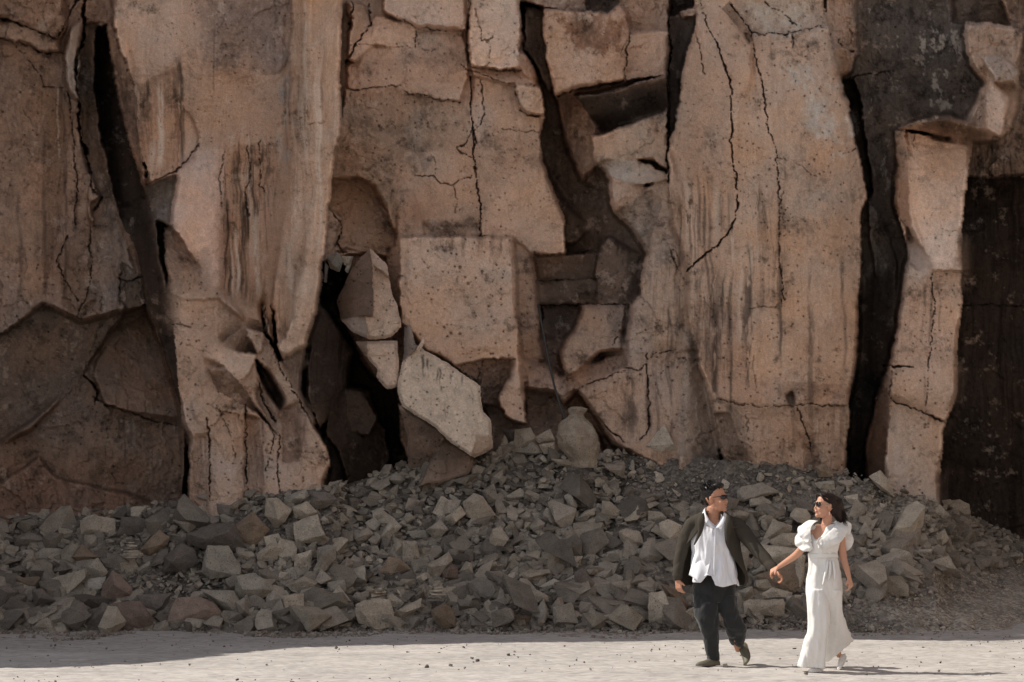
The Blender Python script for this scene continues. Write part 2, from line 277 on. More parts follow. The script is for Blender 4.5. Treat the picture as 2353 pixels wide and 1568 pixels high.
# --- recess, right of the great face, shade of the lower gap in its colour
face([(1890,-1500),(1968,-1500),(1968,110),(1953,169),(1927,172),(1912,100),(1898,60)], .15, .3, 0, (.27,.19,.145), 1., 0, 1., .5)
face([(1912,110),(1950,112),(1955,168),(1928,172)], -.05, .2, .5, (.24,.165,.12), .3, 0, .7)
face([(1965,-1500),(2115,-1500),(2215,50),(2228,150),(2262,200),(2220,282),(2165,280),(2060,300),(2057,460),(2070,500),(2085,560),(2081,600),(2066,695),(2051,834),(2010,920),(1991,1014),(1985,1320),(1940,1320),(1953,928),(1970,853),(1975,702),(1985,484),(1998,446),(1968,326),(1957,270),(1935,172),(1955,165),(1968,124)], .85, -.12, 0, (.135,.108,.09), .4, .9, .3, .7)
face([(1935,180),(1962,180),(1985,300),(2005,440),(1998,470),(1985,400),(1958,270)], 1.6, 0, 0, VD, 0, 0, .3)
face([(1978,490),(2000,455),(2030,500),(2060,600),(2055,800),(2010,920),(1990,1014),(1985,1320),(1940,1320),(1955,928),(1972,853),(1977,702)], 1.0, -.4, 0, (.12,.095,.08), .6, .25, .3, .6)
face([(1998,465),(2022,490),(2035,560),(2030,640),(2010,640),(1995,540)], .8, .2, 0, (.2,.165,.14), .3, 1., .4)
# --- right pillar, shade put into the colour of its left sides
face([(2057,300),(2238,330),(2227,401),(2208,525),(2216,624),(2212,695),(2201,778),(2197,909),(2178,961),(2167,999),(2158,1320),(1988,1320),(1991,1014),(2012,920),(2040,850),(2066,695),(2081,600),(2085,560),(2066,500),(2057,460)], -.75, .05, -.03, (.355,.262,.205), .35, .05, .25, .9)
face([(2057,298),(2085,300),(2092,500),(2090,540),(2062,490),(2057,400)], -.45, -1.1, 0, (.31,.21,.155), .1, 0, .4)
face([(2080,303),(2238,330),(2227,401),(2208,525),(2208,583),(2216,626),(2145,626),(2126,583),(2092,515),(2088,400)], -0.05, 0, -0.12, (.47,.345,.27), 0, 0, .12, .35, rel=True)
face([(2085,520),(2126,583),(2143,625),(2110,620),(2083,600)], -.55, -.5, -.3, (.3,.235,.195), 0, .2, .6, .4)
face([(2083,612),(2145,625),(2143,720),(2130,850),(2060,850),(2046,835),(2066,695)], 0.03, -0.15, 0.05, (.33,.245,.195), .4, .1, .3, .7, rel=True)
face([(2048,845),(2046,905),(2036,1000),(2028,1320),(1988,1320),(1991,1014),(2012,920)], -.3, -1.0, 0, (.215,.145,.108), .3, 0, .4, .6)
face([(2047,912),(2088,931),(2126,950),(2176,975),(2167,999),(2158,1320),(2030,1320),(2036,1000)], -.85, .05, -.12, (.34,.262,.21), .05, .05, .3, 1.1)
face([(2062,296),(2156,268),(2220,276),(2265,289),(2297,319),(2238,330)], -.75, .1, 1.5, (.17,.11,.078), .3, 0, .5, .3)
# --- upper right rocks
face([(2118,-1500),(2302,-1500),(2302,0),(2317,60),(2220,49),(2190,55)], .2, .1, .2, (.29,.225,.185), .2, .2, .6)
face([(2212,71),(2220,49),(2276,49),(2351,75),(2340,158),(2343,205),(2322,300),(2300,318),(2265,289),(2218,280),(2262,190),(2230,150)], -.35, .3, -.05, (.34,.25,.195), .5, .1, .9, .4)
face([(2276,180),(2321,225),(2302,317),(2265,296),(2262,230)], -.85, .2, -.25, (.47,.35,.275), .1, 0, .25, .5)
face([(2255,130),(2300,130),(2342,165),(2343,205),(2325,195),(2285,185)], -.7, .3, -.6, (.3,.25,.215), .2, 0, .8)
face([(2280,182),(2340,205),(2325,225),(2300,205)], -.4, 0, .9, (.13,.09,.068), .3, 0, .6)
# --- far right recess, dark by colour in place of shade
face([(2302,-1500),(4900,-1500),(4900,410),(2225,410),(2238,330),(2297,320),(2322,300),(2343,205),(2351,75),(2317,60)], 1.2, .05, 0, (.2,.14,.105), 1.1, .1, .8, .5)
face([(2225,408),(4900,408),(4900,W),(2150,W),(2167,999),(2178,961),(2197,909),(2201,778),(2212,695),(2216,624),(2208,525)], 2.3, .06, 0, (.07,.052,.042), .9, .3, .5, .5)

STb = blur(ST, 9, 2); k_ = sst(.35, .65, fbm(X, Y, 50, 4, 29)); ST = ST * (.35) + STb * .65; ST = ST * (1 - .5 * k_) + STb * .5 * k_; LI = blur(LI, 8, 2)
k_ = sst(.4, .6, fbm(X, Y, 80, 4, 28))[..., None]
for c_ in range(3): CO[..., c_] = CO[..., c_] * (1 - k_[..., 0]) + blur(CO[..., c_], 7, 2) * k_[..., 0]
mu = np.array([.29, .208, .16]); lum = CO.mean(2, keepdims=True) / mu.mean(); CO = CO * lum ** .55  # pale and dark facets pushed apart, standing in for light contrast
# soft stains and discolourations (surface colour of the stone itself)
def stain(poly, col, k=.7, r=6, nz=1.0, s=3, sc=40, stretch=1.):
    m = inpoly(poly).astype(float); m = blur(m, r + 3); n = fbm(X, Y / stretch, sc * .8, 6, s, .74)
    a = (sst(.30, .72, m * .72 + (n - .5) * nz * 2.2) * k * sst(0, .15, m) * (.55 + .6 * fbm(X, Y, 5, 2, s + 7)))[..., None]
    CO[:] = CO * (1 - a) + np.array(col) * a
for p in [((915,100),(1075,110),(1075,165),(1000,170),(930,150)), ((1095,320),(1170,310),(1160,400),(1105,470)),
          ((1250,30),(1440,30),(1440,120),(1380,135),(1300,110)), ((440,0),(660,0),(660,120),(520,150))]:
    stain(p, (.16,.115,.09), .75)
stain([(1262,30),(1440,30),(1445,100),(1400,130),(1340,125),(1290,80)], (.19,.10,.06), .85, 5, .8)
stain([(975,498),(1105,498),(1107,544),(978,544)], (.085,.06,.045), .9, 3, .5)
stain([(919,545),(1178,550),(1178,566),(919,562)], (.16,.105,.075), .85, 3, 1.4, 3, 14, 5)
stain([(1000,550),(1178,552),(1178,600),(1100,590),(1000,575)], (.15,.105,.08), .6, 5, 1.6, 9, 14, 6)
stain([(1365,300),(1480,285),(1530,255),(1530,290),(1400,320)], (.2,.12,.08), .8, 4)
stain([(1330,330),(1535,340),(1535,370),(1370,380)], (.23,.2,.175), .6, 5)
stain([(1770,90),(1900,90),(1890,150),(1810,150)], (.13,.10,.08), .8, 6, 1.4, 11, 26)
stain([(1807,150),(1901,169),(1965,326),(1931,364),(1882,338),(1826,206)], (.43,.40,.36), .75, 7, 1.0, 12, 60)
stain([(1680,0),(1850,0),(1850,60),(1740,70)], (.42,.38,.33), .7, 6, 1.6, 13, 26)
stain([(1780,330),(1900,380),(1990,430),(1980,640),(1860,620),(1800,480)], (.21,.165,.135), .7, 9, 1.5, 14, 36, 3)
stain([(1560,230),(1640,280),(1700,360),(1600,330)], (.17,.13,.105), .6, 7, 1.4, 15, 20)
stain([(1640,930),(1700,930),(1705,1100),(1650,1100)], (.13,.10,.08), .6, 5, 1.4, 16, 30)
stain([(930,800),(975,810),(1060,850),(1060,900),(1000,870)], (.12,.09,.07), .5, 4, 1.6, 17, 12, 5)
stain([(640,180),(668,180),(660,380),(632,390)], (.24,.22,.2), .7, 4, 1.2, 18, 30, 3)
stain([(380,690),(560,600),(560,760),(430,780)], (.22,.155,.12), .5, 9, 1.4, 19)
stain([(2090,630),(2140,620),(2135,740),(2095,720)], (.19,.13,.095), .6, 6, 1.4, 20, 30, 3)
stain([(2020,620),(2060,560),(2050,300),(1990,200),(1980,0),(2200,100),(2250,200),(2100,280)], (.085,.07,.06), .6, 10, 1.6, 21)
stain([(130,1050),(300,1060),(400,1120),(300,1180),(150,1120)], (.14,.09,.065), .6, 9, 1.4, 22, 30)
stain([(20,300),(110,300),(110,460),(20,440)], (.15,.105,.08), .6, 9, 1.6, 23, 20)
stain([(1420,860),(1480,850),(1470,1000),(1430,1000)], (.13,.1,.08), .7, 5, 1.5, 24, 20, 4)

# weathering noise in the stone
XF = (xs > -60) & (xs < 2400)
n1 = fbm(X, Y, 220, 4, 31); n2 = fbm(X, Y, 40, 5, 32, .6); n3 = fbm(X, Y, 7, 3, 33, .7)
n4 = fbm(X + (n1 - .5) * 90, Y, 26, 6, 36, .78); n5 = fbm(X, Y, 75, 6, 37, .7)
CO *= (.52 + .6 * n1 + .34 * n2)[..., None] * (.74 + .5 * n3)[..., None]
CO *= (1 - .42 * sst(.54, .70, n4) * sst(.35, .6, n5) - .30 * sst(.58, .72, n5))[..., None]
a = (.30 * sst(.60, .74, fbm(X, Y, 34, 6, 38, .75)))[..., None]; CO[:] = CO * (1 - a) + np.array([.47, .385, .325]) * a
warm = (fbm(X, Y, 90, 4, 35) - .5)[..., None]
CO *= 1 + warm * np.array([.30, .02, -.26])
# run-off streaks: thin vertical bands
XW = X + (fbm(X, Y, 120, 3, 39) - .5) * 26 + (fbm(X, Y, 30, 3, 40) - .5) * 5
s1 = fbm(XW, Y * .06, 16, 4, 41, .7); s2 = fbm(XW, Y * .05, 5, 3, 42, .8); s3 = fbm(X, Y, 120, 3, 43)
sk = (sst(.47, .70, s1) * .65 + sst(.52, .75, s2) * .5) * sst(.3, .6, s3 + .12)
sw = sst(.60, .72, fbm(XW, Y * .04, 9, 2, 45, .7)) * sst(.5, .65, fbm(X, Y * .5, 150, 3, 46))
CO *= (1 - np.clip(sk * ST * .62, 0, .8))[..., None]
a = (np.clip(sw * (ST > .5) * .55 * sst(.07, .14, CO.mean(2)), 0, .6))[..., None]; CO[:] = CO * (1 - a) + np.array([.50, .40, .33]) * a
# lichen and dark crust, splotchy
l1 = fbm(X, Y * .8, 30, 6, 51, .72); l2 = fbm(X, Y * .6, 60, 6, 52, .75)
a = (sst(.56, .66, l1) * LI * .75)[..., None]; CO[:] = CO * (1 - a) + CO * .40 * a
a = (sst(.60, .68, l2) * np.clip(LI - .45, 0, 1) * 1.3)[..., None]; CO[:] = CO * (1 - a) + np.array([.36, .32, .28]) * a
# authored streaks  x, y0, y1, width, darkness (negative = pale)
for (x0, y0, y1, w, k) in [(413,130,385,4,.75),(419,230,350,2.5,.6),(366,200,400,5,-.8),(349,330,420,4,-.5),(342,345,420,3,-.4),(492,60,260,2,.4),
        (545,540,690,3,-.7),(590,500,690,5,-.6),(562,440,690,2,.5),(573,350,560,3,.5),(532,560,690,2,-.6),(600,320,400,3,.5),(733,200,600,3,-.8),(726,220,420,2,-.6),
        (680,430,560,5,-.5),(668,560,770,4,-.5),(702,0,230,3,-.4),(1610,430,640,4,.6),(1622,440,720,3,.6),(1634,470,720,3,.5),(1642,700,930,6,.8),(1600,460,600,2,.5),
        (1713,640,800,7,.7),(1722,560,780,5,.7),(1718,780,900,4,.75),(1676,700,960,3,.6),(1792,440,820,5,.5),(1796,600,860,3,.6),(1860,620,980,3,.45),(1866,700,1060,4,.45),
        (1938,600,700,4,.6),(1942,690,860,4,.5),(1725,560,640,3,-.5),(1650,430,560,6,-.4),(1490,860,1000,4,.6),(1510,860,1060,3,.5),(1540,700,1060,3,.45),(1455,860,990,8,.5),
        (2120,650,780,3,.5),(2136,680,830,3,.55),(2128,850,930,3,.4),(2155,640,780,2,.4),(1006,850,905,5,.7),(1012,860,925,3,.7),(985,840,870,3,.6),(1030,880,900,4,.5),
        (1030,550,590,4,.6),(1062,552,600,4,.6),(1100,552,600,5,.6),(1130,552,590,4,.6),(1152,552,590,3,.6),(940,548,575,3,.5),(975,548,570,4,.5),
        (44,440,700,3,.4),(100,300,700,4,.4),(150,380,700,3,.5),(172,420,560,3,.5),(300,950,1020,3,.4),(285,960,1100,2,.4),(1440,900,1000,10,.4)]:
    wob = (fbm(X, Y, 70, 2, 61) - .5) * 14
    dd = np.abs(X - x0 + wob) / w; e = sst(y0 - 25, y0 + 25, Y) * (1 - sst(y1 - 40, y1 + 12, Y))
    dd = dd / 1.35; a = np.clip(1.3 - dd, 0, 1) * e * sst(.22, .46, fbm(X, Y * .25, 10, 3, 62, .7)) * min(1, abs(k) * 1.15)
    a = a[..., None]; CO[:] = CO * (1 - a) + (np.array([.045, .033, .027]) if k > 0 else np.array([.52, .43, .36])) * a

# broken relief
f1, f2, h, ox, oy = cells(X + (n2 - .5) * 60, Y * .7 + (n1 - .5) * 60, 62, 3)
rel = ((hsh(h, 1) - .5) * ox * 1.3 + (hsh(h, 2) - .5) * oy * 1.3 + (hsh(h, 3) - .5) * .35) * .12
g1, g2, h2, px_, py_ = cells(X + (n3 - .5) * 8, Y * .8, 21, 8)
rel += ((hsh(h2, 1) - .5) * px_ * 1.2 + (hsh(h2, 2) - .5) * py_ * 1.2 + (hsh(h2, 3) - .5) * .3) * .045
rough_m = .35 + .9 * sst(.45, .62, fbm(X, Y, 130, 3, 71))
rel = rel * RG * rough_m
rel += (fbm(X, Y, 160, 3, 72) - .5) * .16 + (n2 - .5) * .045 * (.4 + RG) + (n3 - .5) * .009 * (.6 + RG)
vr = fbm(XW, Y * .09, 12, 4, 73, .6)
rg_ = 1 - np.abs(fbm(X + 400, Y * .8, 44, 4, 75, .6) * 2 - 1); rel -= sst(.86, 1, rg_) * .03 * (RG + .2)
rel += (fbm(X, Y, 24, 4, 76, .65) - .5) * .05 * (.3 + RG)
rel += (vr - .5) * .035 * ST
# pits of the tuff
pd, _, ph, _, _ = cells(X, Y, 13, 15); pr = hsh(ph, 4); pr = np.where(pr > .55, (pr - .55) * .42, 0) * (.45 + PI * .5)
pm = np.clip((pr - pd) / (.04), 0, 1) * XF[None, :] * (fbm(X, Y, 90, 3, 74) > .40)
pd2, _, ph2, _, _ = cells(X, Y, 42, 16); pr2 = hsh(ph2, 5); pr2 = np.where(pr2 > .72, (pr2 - .72) * .30, 0) * PI
pm = np.maximum(pm, np.clip((pr2 - pd2) / (.02), 0, 1))
rel += pm * .04
CO *= (1 - .5 * pm)[..., None]
DEP = np.where(DEP > 0, DEP * 1.45, DEP * 1.6)
sm_ = blur(DEP, 7, 2); w_ = sst(.045, .13, blur(np.abs(DEP - blur(DEP, 10, 1)), 8, 2)); DEP = sm_ * (1 - w_) + DEP * w_
DEPb = blur(DEP, 1, 1); soft = sst(.42, .62, fbm(X, Y, 110, 4, 78)); DEPb = DEPb * (1 - soft) + blur(DEP, 2, 2) * soft
DEPb += (fbm(X, Y, 300, 3, 79) - .5) * .5
DEPT = DEPb + rel
# cracks: real grooves in the stone, colour darkened along them
def crack(pts, w=3., k=.25, wob=1.):
    global DEPT
    p = np.array(pts, float); x0, y0 = p.min(0) - 25; x1, y1 = p.max(0) + 25
    ci = np.where((xs >= x0) & (xs <= x1))[0]; ri = np.where((ys >= y0) & (ys <= y1))[0]
    s_ = (slice(ri[0], ri[-1] + 1), slice(ci[0], ci[-1] + 1)); px = X[s_] + (WX[s_] - X[s_]) * wob; py = Y[s_] + (WY[s_] - Y[s_]) * wob
    px = px + (fbm(px, py, 11, 3, 84, .7) - .5) * 9; py = py + (fbm(px, py, 11, 3, 85, .7) - .5) * 9
    d = np.full(px.shape, 1e9)
    for i in range(len(p) - 1):
        a = p[i]; b = p[i + 1]; ab = b - a; t = np.clip(((px - a[0]) * ab[0] + (py - a[1]) * ab[1]) / (ab @ ab), 0, 1)
        d = np.minimum(d, np.hypot(px - a[0] - t * ab[0], py - a[1] - t * ab[1]))
    ww = w * (.02 + .85 * fbm(px, py, 26, 4, 81) ** 1.5); k = k * .6
    DEPT[s_] += np.clip(1.2 - d / ww, 0, 1) * k
    CO[s_] *= (1 - .3 * np.clip(1.6 - d / ww, 0, 1))[..., None]
CR = [([(-40,40),(40,52),(75,70),(130,88),(140,60),(162,30),(185,-10)],5,.4),([(-40,85),(0,88),(60,100),(90,118),(110,122),(150,122)],5,.3),
 ([(195,-20),(192,90),(175,140),(178,230),(180,300),(196,352)],9,1.0),([(196,350),(205,400),(203,430),(232,455),(224,480),(206,510)],5,.4),([(30,95),(60,130),(85,165),(100,200),(140,200)],2.5,.15),
 ([(148,130),(152,200),(165,290),(175,420),(175,520)],3,.3),([(210,500),(206,560),(212,620),(190,690),(165,740)],3,.25),([(280,600),(275,700)],2.5,.2),([(330,640),(290,650),(275,640)],4,.3),([(155,540),(130,600),(150,650),(175,690)],3,.25),
 ([(192,862),(212,880),(222,905),(215,930)],6,.5),([(212,912),(240,930),(300,948),(350,965),(416,978)],3.5,.35),([(235,680),(232,730),(215,790),(193,860)],2.5,.15),
 ([(330,424),(370,410),(400,398),(430,375),(458,335)],5,.3),([(514,350),(505,400),(510,480)],2.5,.15),([(570,340),(575,400),(563,440),(570,500)],3,.15),([(598,320),(595,430),(610,440)],2.5,.15),
 ([(418,960),(428,1010),(430,1160)],5,.5),([(608,700),(615,760),(640,830),(680,910),(720,985)],3.5,.3),([(480,960),(482,1150)],3.5,.3),([(563,930),(570,1150)],4,.35),([(600,950),(625,1000),(615,1080)],3,.3),([(640,1000),(642,1150)],3.5,.35),([(500,930),(530,1000),(545,1050)],2.5,.15),([(400,745),(438,750)],3,.15),([(592,870),(600,910),(615,950),(630,965)],3.5,.3),
 ([(806,-20),(812,20),(800,70)],4,.4),([(850,10),(848,55),(820,95),(800,140)],5,.45),([(795,200),(820,206),(860,200),(920,195)],2.5,.2),([(922,45),(950,65),(1000,72),(1070,68)],3.5,.25),([(955,66),(952,108)],4,.3),([(800,100),(870,100),(955,110),(1000,112)],2,.12),
 ([(1082,-20),(1076,60),(1073,120),(1080,150)],4,.35),([(1080,150),(1140,156),(1197,165)],3,.3),([(1080,180),(1083,240),(1090,300),(1098,330)],4.5,.5),([(1105,185),(1112,230),(1115,260),(1105,290),(1085,310)],3,.3),([(1088,300),(1072,330),(1050,340)],3,.25),([(1095,20),(1100,60),(1108,95),(1128,95),(1142,70)],2.2,.15),([(1125,95),(1128,120),(1125,140),(1115,150)],2.2,.15),
 ([(1090,310),(1096,400),(1100,460),(1107,544)],4,.45),([(955,407),(990,405),(1010,418),(1040,422),(1088,407)],2.8,.2),([(1050,340),(1060,350),(1088,358)],2.5,.2),([(995,360),(1000,400)],2,.12),([(1040,425),(1050,460),(1042,500)],2,.12),([(1095,290),(1160,295),(1238,305)],2,.12),
 ([(927,211),(990,220),(1060,235)],2.5,.2),([(1050,140),(1075,165),(1100,170),(1180,195)],2.6,.2),([(1184,200),(1200,250),(1214,266),(1248,264)],4,.35),([(760,480),(790,520),(775,560),(800,580)],3.5,.3),([(1440,26),(1447,70),(1438,184)],3,.25),([(1275,222),(1335,205),(1390,190),(1437,186),(1534,172)],3,.4),
 ([(1538,-20),(1538,100),(1536,180),(1534,300),(1538,420)],5,.8),([(1249,15),(1300,25),(1345,25),(1392,30)],3,.3),([(1197,10),(1200,60),(1198,120)],3,.3),([(1195,826),(1188,760),(1183,700)],3,.3),([(1240,700),(1247,760),(1258,800)],4,.4),
 ([(1437,700),(1425,760),(1410,790)],2.5,.2),([(1285,830),(1288,870)],2.5,.2),([(1320,895),(1345,880),(1400,865),(1437,850)],3,.25),([(1324,895),(1350,945),(1400,990),(1440,1015)],3.5,.4),([(1485,812),(1490,870),(1493,930),(1490,990)],3,.3),([(1437,845),(1470,850),(1500,815),(1560,800)],2.6,.25),([(1490,990),(1470,1015)],3,.3),([(1535,560),(1560,620),(1575,650)],2,.15),([(1560,820),(1605,826)],2,.15),
 ([(1608,-20),(1623,49),(1653,113),(1672,180),(1683,244),(1680,319),(1691,394),(1693,469),(1681,525),(1653,566),(1612,588),(1578,625)],4,.5),([(1728,75),(1740,131),(1751,206),(1758,270),(1781,338),(1792,450)],3,.3),([(1676,8),(1700,40),(1732,77),(1780,78),(1830,75),(1897,61)],3.5,.35),([(1597,70),(1608,120),(1617,170)],2.5,.2),([(1822,78),(1822,110)],3,.2),([(1760,10),(1800,30),(1828,60)],2.5,.2),
 ([(1653,913),(1695,928),(1751,937),(1826,931),(1950,931)],3,.16),([(1792,450),(1792,560),(1797,700)],2.5,.15),([(1830,940),(1850,990),(1860,1040)],3.5,.25),([(1722,712),(1790,705)],2,.1),([(1935,350),(1968,340)],2.5,.2),
 ([(1925,90),(1935,110),(1960,120)],3,.3),([(1935,180),(2010,172),(2050,165)],2.5,.2),([(2047,909),(2060,925),(2088,931),(2126,950),(2175,975)],4,.45),([(2032,841),(2100,841)],4,.5),([(2050,850),(2053,880),(2047,909)],3,.3),([(2140,630),(2146,700),(2133,840),(2128,930)],2.5,.2),([(2105,300),(2095,330),(2110,360)],2,.1),
 ([(975,808),(1035,836),(1090,870),(1105,890)],3,.3),([(1110,826),(1195,830)],2.5,.2),([(1105,830),(1095,880),(1100,900)],2.5,.2),([(2225,407),(2390,403)],4,.3),([(2200,700),(2390,702)],2,.15),([(1226,585),(1300,583),(1370,580)],3,.3),([(1226,643),(1370,643)],3,.3),([(1238,702),(1440,700)],3.5,.3)]
for a_ in CR: crack(*a_)
rr = random.Random(5)
for i in range(26):                                 # short hairline cracks
    x = rr.uniform(0, 2200); y = rr.uniform(0, 1050); ang = rr.uniform(-.5, .5) + (math.pi / 2 if rr.random() < .7 else 0); p = [(x, y)]
    for j in range(rr.randint(3, 7)):
        ang += rr.uniform(-.5, .5); x += math.cos(ang) * rr.uniform(10, 26); y += math.sin(ang) * rr.uniform(10, 26); p.append((x, y))
    crack(p, rr.uniform(1.2, 2.2), rr.uniform(.04, .09))
# worn, paler stone along convex edges; hollows darkened
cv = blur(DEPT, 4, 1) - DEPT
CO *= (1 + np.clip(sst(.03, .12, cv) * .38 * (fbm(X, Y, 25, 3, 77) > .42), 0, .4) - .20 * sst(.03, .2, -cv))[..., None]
CO = CO * np.array([2.12, 2.0, 1.88]); pk = CO.max(2, keepdims=True); CO = np.maximum(CO * np.where(pk > .55, (.55 + (pk - .55) * .45) / pk, 1), .012)

# plan form beyond the frame, then rim height from where its shade ends on the ground
Dm = D0 + DEPT
lf = np.clip((-40 - X) / 800, 0, 1); Dm = Dm - 2.5 * sst(0, 1, lf)
rf = np.clip((X - 2400) / 1500, 0, 1); Dm = Dm - 2.0 * rf
# silhouettes above the frame lean back a little
Vx = (X - CX) / FX * Dm; Vy = Dm.copy(); Vz = CH - (Y - HY) / FX * Dm
edge = np.array([(-12, 21.3), (-4.55, 21.8), (-3.65, 22.4), (-3.0, 23.4), (-1.8, 24.7), (-.1, 25.6), (1.6, 25.95), (4.4, 26.0), (5.0, 26.3), (5.7, 27.4), (7, 27.6), (40, 27.6)])
def edge_h(xw, yw):
    t = np.linspace(0, 40, 801); gx = xw + math.cos(SUN_AZ) * t; gy = yw - math.sin(SUN_AZ) * t
    ye = np.interp(gx, edge[:, 0], edge[:, 1]); i = int(np.argmax(gy < ye)); return t[i] * math.tan(SUN_EL)
base_row = NTOP; wall_d = np.median(Dm[base_row + 1:base_row + 40, :], axis=0)
Hrim = np.array([edge_h((xs[i] - CX) / FX * wall_d[i], wall_d[i]) for i in range(len(xs))])
Hrim += (fbm(xs, xs * 0, 60, 3, 91) - .5) * .5
Hrim = np.where((xs > -45), np.maximum(Hrim, 23.5), Hrim)
for i in range(NTOP):
    f = (NTOP - i) / NTOP
    z0 = Vz[NTOP, :]; zt = z0 + (Hrim - z0) * f
    d = wall_d + (Dm[NTOP, :] - wall_d) * (1 - f) + (fbm(xs, zt * 30 + 0 * xs, 60, 4, 92) - .5) * .5 * min(1, f * 4)
    Vz[i] = zt; Vy[i] = d; Vx[i] = (xs - CX) / FX * d
# plateau behind the rim
NB = 4; PX_, PY_, PZ_ = [], [], []
for k_, back in enumerate((14, 7, 3, 1)):
    PY_.append(wall_d + back); PX_.append((xs - CX) / FX * wall_d * (1 + back * .004)); PZ_.append(Hrim - .15 + 0 * xs)
Vx = np.vstack([PX_, Vx]); Vy = np.vstack([PY_, Vy]); Vz = np.vstack([PZ_, Vz]); CO = np.concatenate([np.repeat(CO[:1], NB, 0), CO], 0)
nr, nc = Vx.shape
idx = np.arange(nr * nc).reshape(nr, nc)
F = np.stack([idx[:-1, :-1].ravel(), idx[1:, :-1].ravel(), idx[1:, 1:].ravel(), idx[:-1, 1:].ravel()], 1)
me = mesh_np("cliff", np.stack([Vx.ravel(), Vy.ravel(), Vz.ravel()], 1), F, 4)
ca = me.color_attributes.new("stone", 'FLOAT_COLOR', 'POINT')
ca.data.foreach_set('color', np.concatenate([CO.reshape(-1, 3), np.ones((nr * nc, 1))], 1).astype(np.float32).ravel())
m, nt, nl, bs = newmat("tuff_cliff")
at_ = N(nt, 'ShaderNodeAttribute', attribute_name='stone'); tc = N(nt, 'ShaderNodeTexCoord')
n1_ = N(nt, 'ShaderNodeTexNoise', Scale=55., Detail=6., Roughness=.7); n2_ = N(nt, 'ShaderNodeTexNoise', Scale=9., Detail=8., Roughness=.65)
nl.new(tc.outputs['Object'], n1_.inputs['Vector']); nl.new(tc.outputs['Object'], n2_.inputs['Vector'])
mr = N(nt, 'ShaderNodeMapRange'); mr.inputs['From Min'].default_value = .3; mr.inputs['From Max'].default_value = .7; mr.inputs['To Min'].default_value = .78; mr.inputs['To Max'].default_value = 1.2
nl.new(n1_.outputs['Fac'], mr.inputs['Value'])
mx = N(nt, 'ShaderNodeVectorMath', operation='SCALE'); nl.new(at_.outputs['Color'], mx.inputs[0]); nl.new(mr.outputs[0], mx.inputs['Scale'])
nl.new(mx.outputs[0], bs.inputs['Base Color']); bs.inputs['Roughness'].default_value = .95; bs.inputs['Specular IOR Level'].default_value = .15
ad = N(nt, 'ShaderNodeMath', operation='ADD'); nl.new(n1_.outputs['Fac'], ad.inputs[0]); nl.new(n2_.outputs['Fac'], ad.inputs[1])
bp = N(nt, 'ShaderNodeBump', Strength=.8, Distance=.03); nl.new(ad.outputs[0], bp.inputs['Height']); nl.new(bp.outputs[0], bs.inputs['Normal'])
cliff = link("cliff", me, m); tag(cliff, "towering brown tuff quarry cliff with cracks, dark streaks and overhangs behind the rubble", None, None, 'structure')

def unseen_wall(name, plan, hs, col, label):
    """unseen canyon sides, put in to cast shade and bounce light: a wall along a plan line, rising to the heights hs"""
    P = np.array(plan, float); seg = np.hypot(*np.diff(P, axis=0).T); L = np.concatenate([[0], np.cumsum(seg)])
    s_ = np.arange(0, L[-1], .35); z_ = np.linspace(0, 1, 40); S, Z = np.meshgrid(s_, z_)
    px = np.interp(S, L, P[:, 0]); py = np.interp(S, L, P[:, 1]); 
    H = (np.interp(s_, L, hs) if hs else np.array([edge_h(a, b) for a, b in zip(px[0], py[0])]))[None, :] + (fbm(S, S * 0, 3, 3, 95) - .5) * .3
    H = np.maximum(H, .3)
    tx = np.gradient(px, axis=1); ty = np.gradient(py, axis=1); nn = np.hypot(tx, ty); nx, ny = -ty / nn, tx / nn
    zz = Z * H; dsp = (fbm(S * 30, zz * 30, 120, 5, 96) - .5) * 1.6 + (np.floor(S / 2.7 + .4 * fbm(S * 9, zz * 9, 60, 2, 98)) % 2) * .5
    V = np.stack([(px + nx * dsp).ravel(), (py + ny * dsp).ravel(), (zz - .1).ravel()], 1)
    r, c = S.shape; ix = np.arange(r * c).reshape(r, c)
    me = mesh_np(name, V, np.stack([ix[:-1, :-1].ravel(), ix[:-1, 1:].ravel(), ix[1:, 1:].ravel(), ix[1:, :-1].ravel()], 1), 4)
    k = (.7 + .6 * fbm(S * 30, zz * 4, 90, 5, 97))[..., None] * np.array(col)
    a = me.color_attributes.new("stone", 'FLOAT_COLOR', 'POINT')
    a.data.foreach_set('color', np.concatenate([k.reshape(-1, 3), np.ones((r * c, 1))], 1).astype(np.float32).ravel())
    o = link(name, me, cliff.data.materials[0]); tag(o, label, None, None, 'structure')
unseen_wall("unseen_wall", [(-7.7, 31.5), (-9.2, 29.5), (-9.6, 23.4), (-18, 23), (-45, 23)], None, (.3, .22, .17), "unseen quarry wall beyond the left edge, shaped to cast the shade")  # unseen; brought near and cut to height to set the shade edge
unseen_wall("unseen_wall", [(8.2, 35), (10.5, 31), (13, 22), (14.5, 10), (15, -2), (17, -16)], [10, 9, 9, 10, 11, 12], (.44, .34, .27), "unseen sunlit quarry wall added beyond the right edge for bounce light")  # unseen; added to bounce warm sunlight onto the cliff

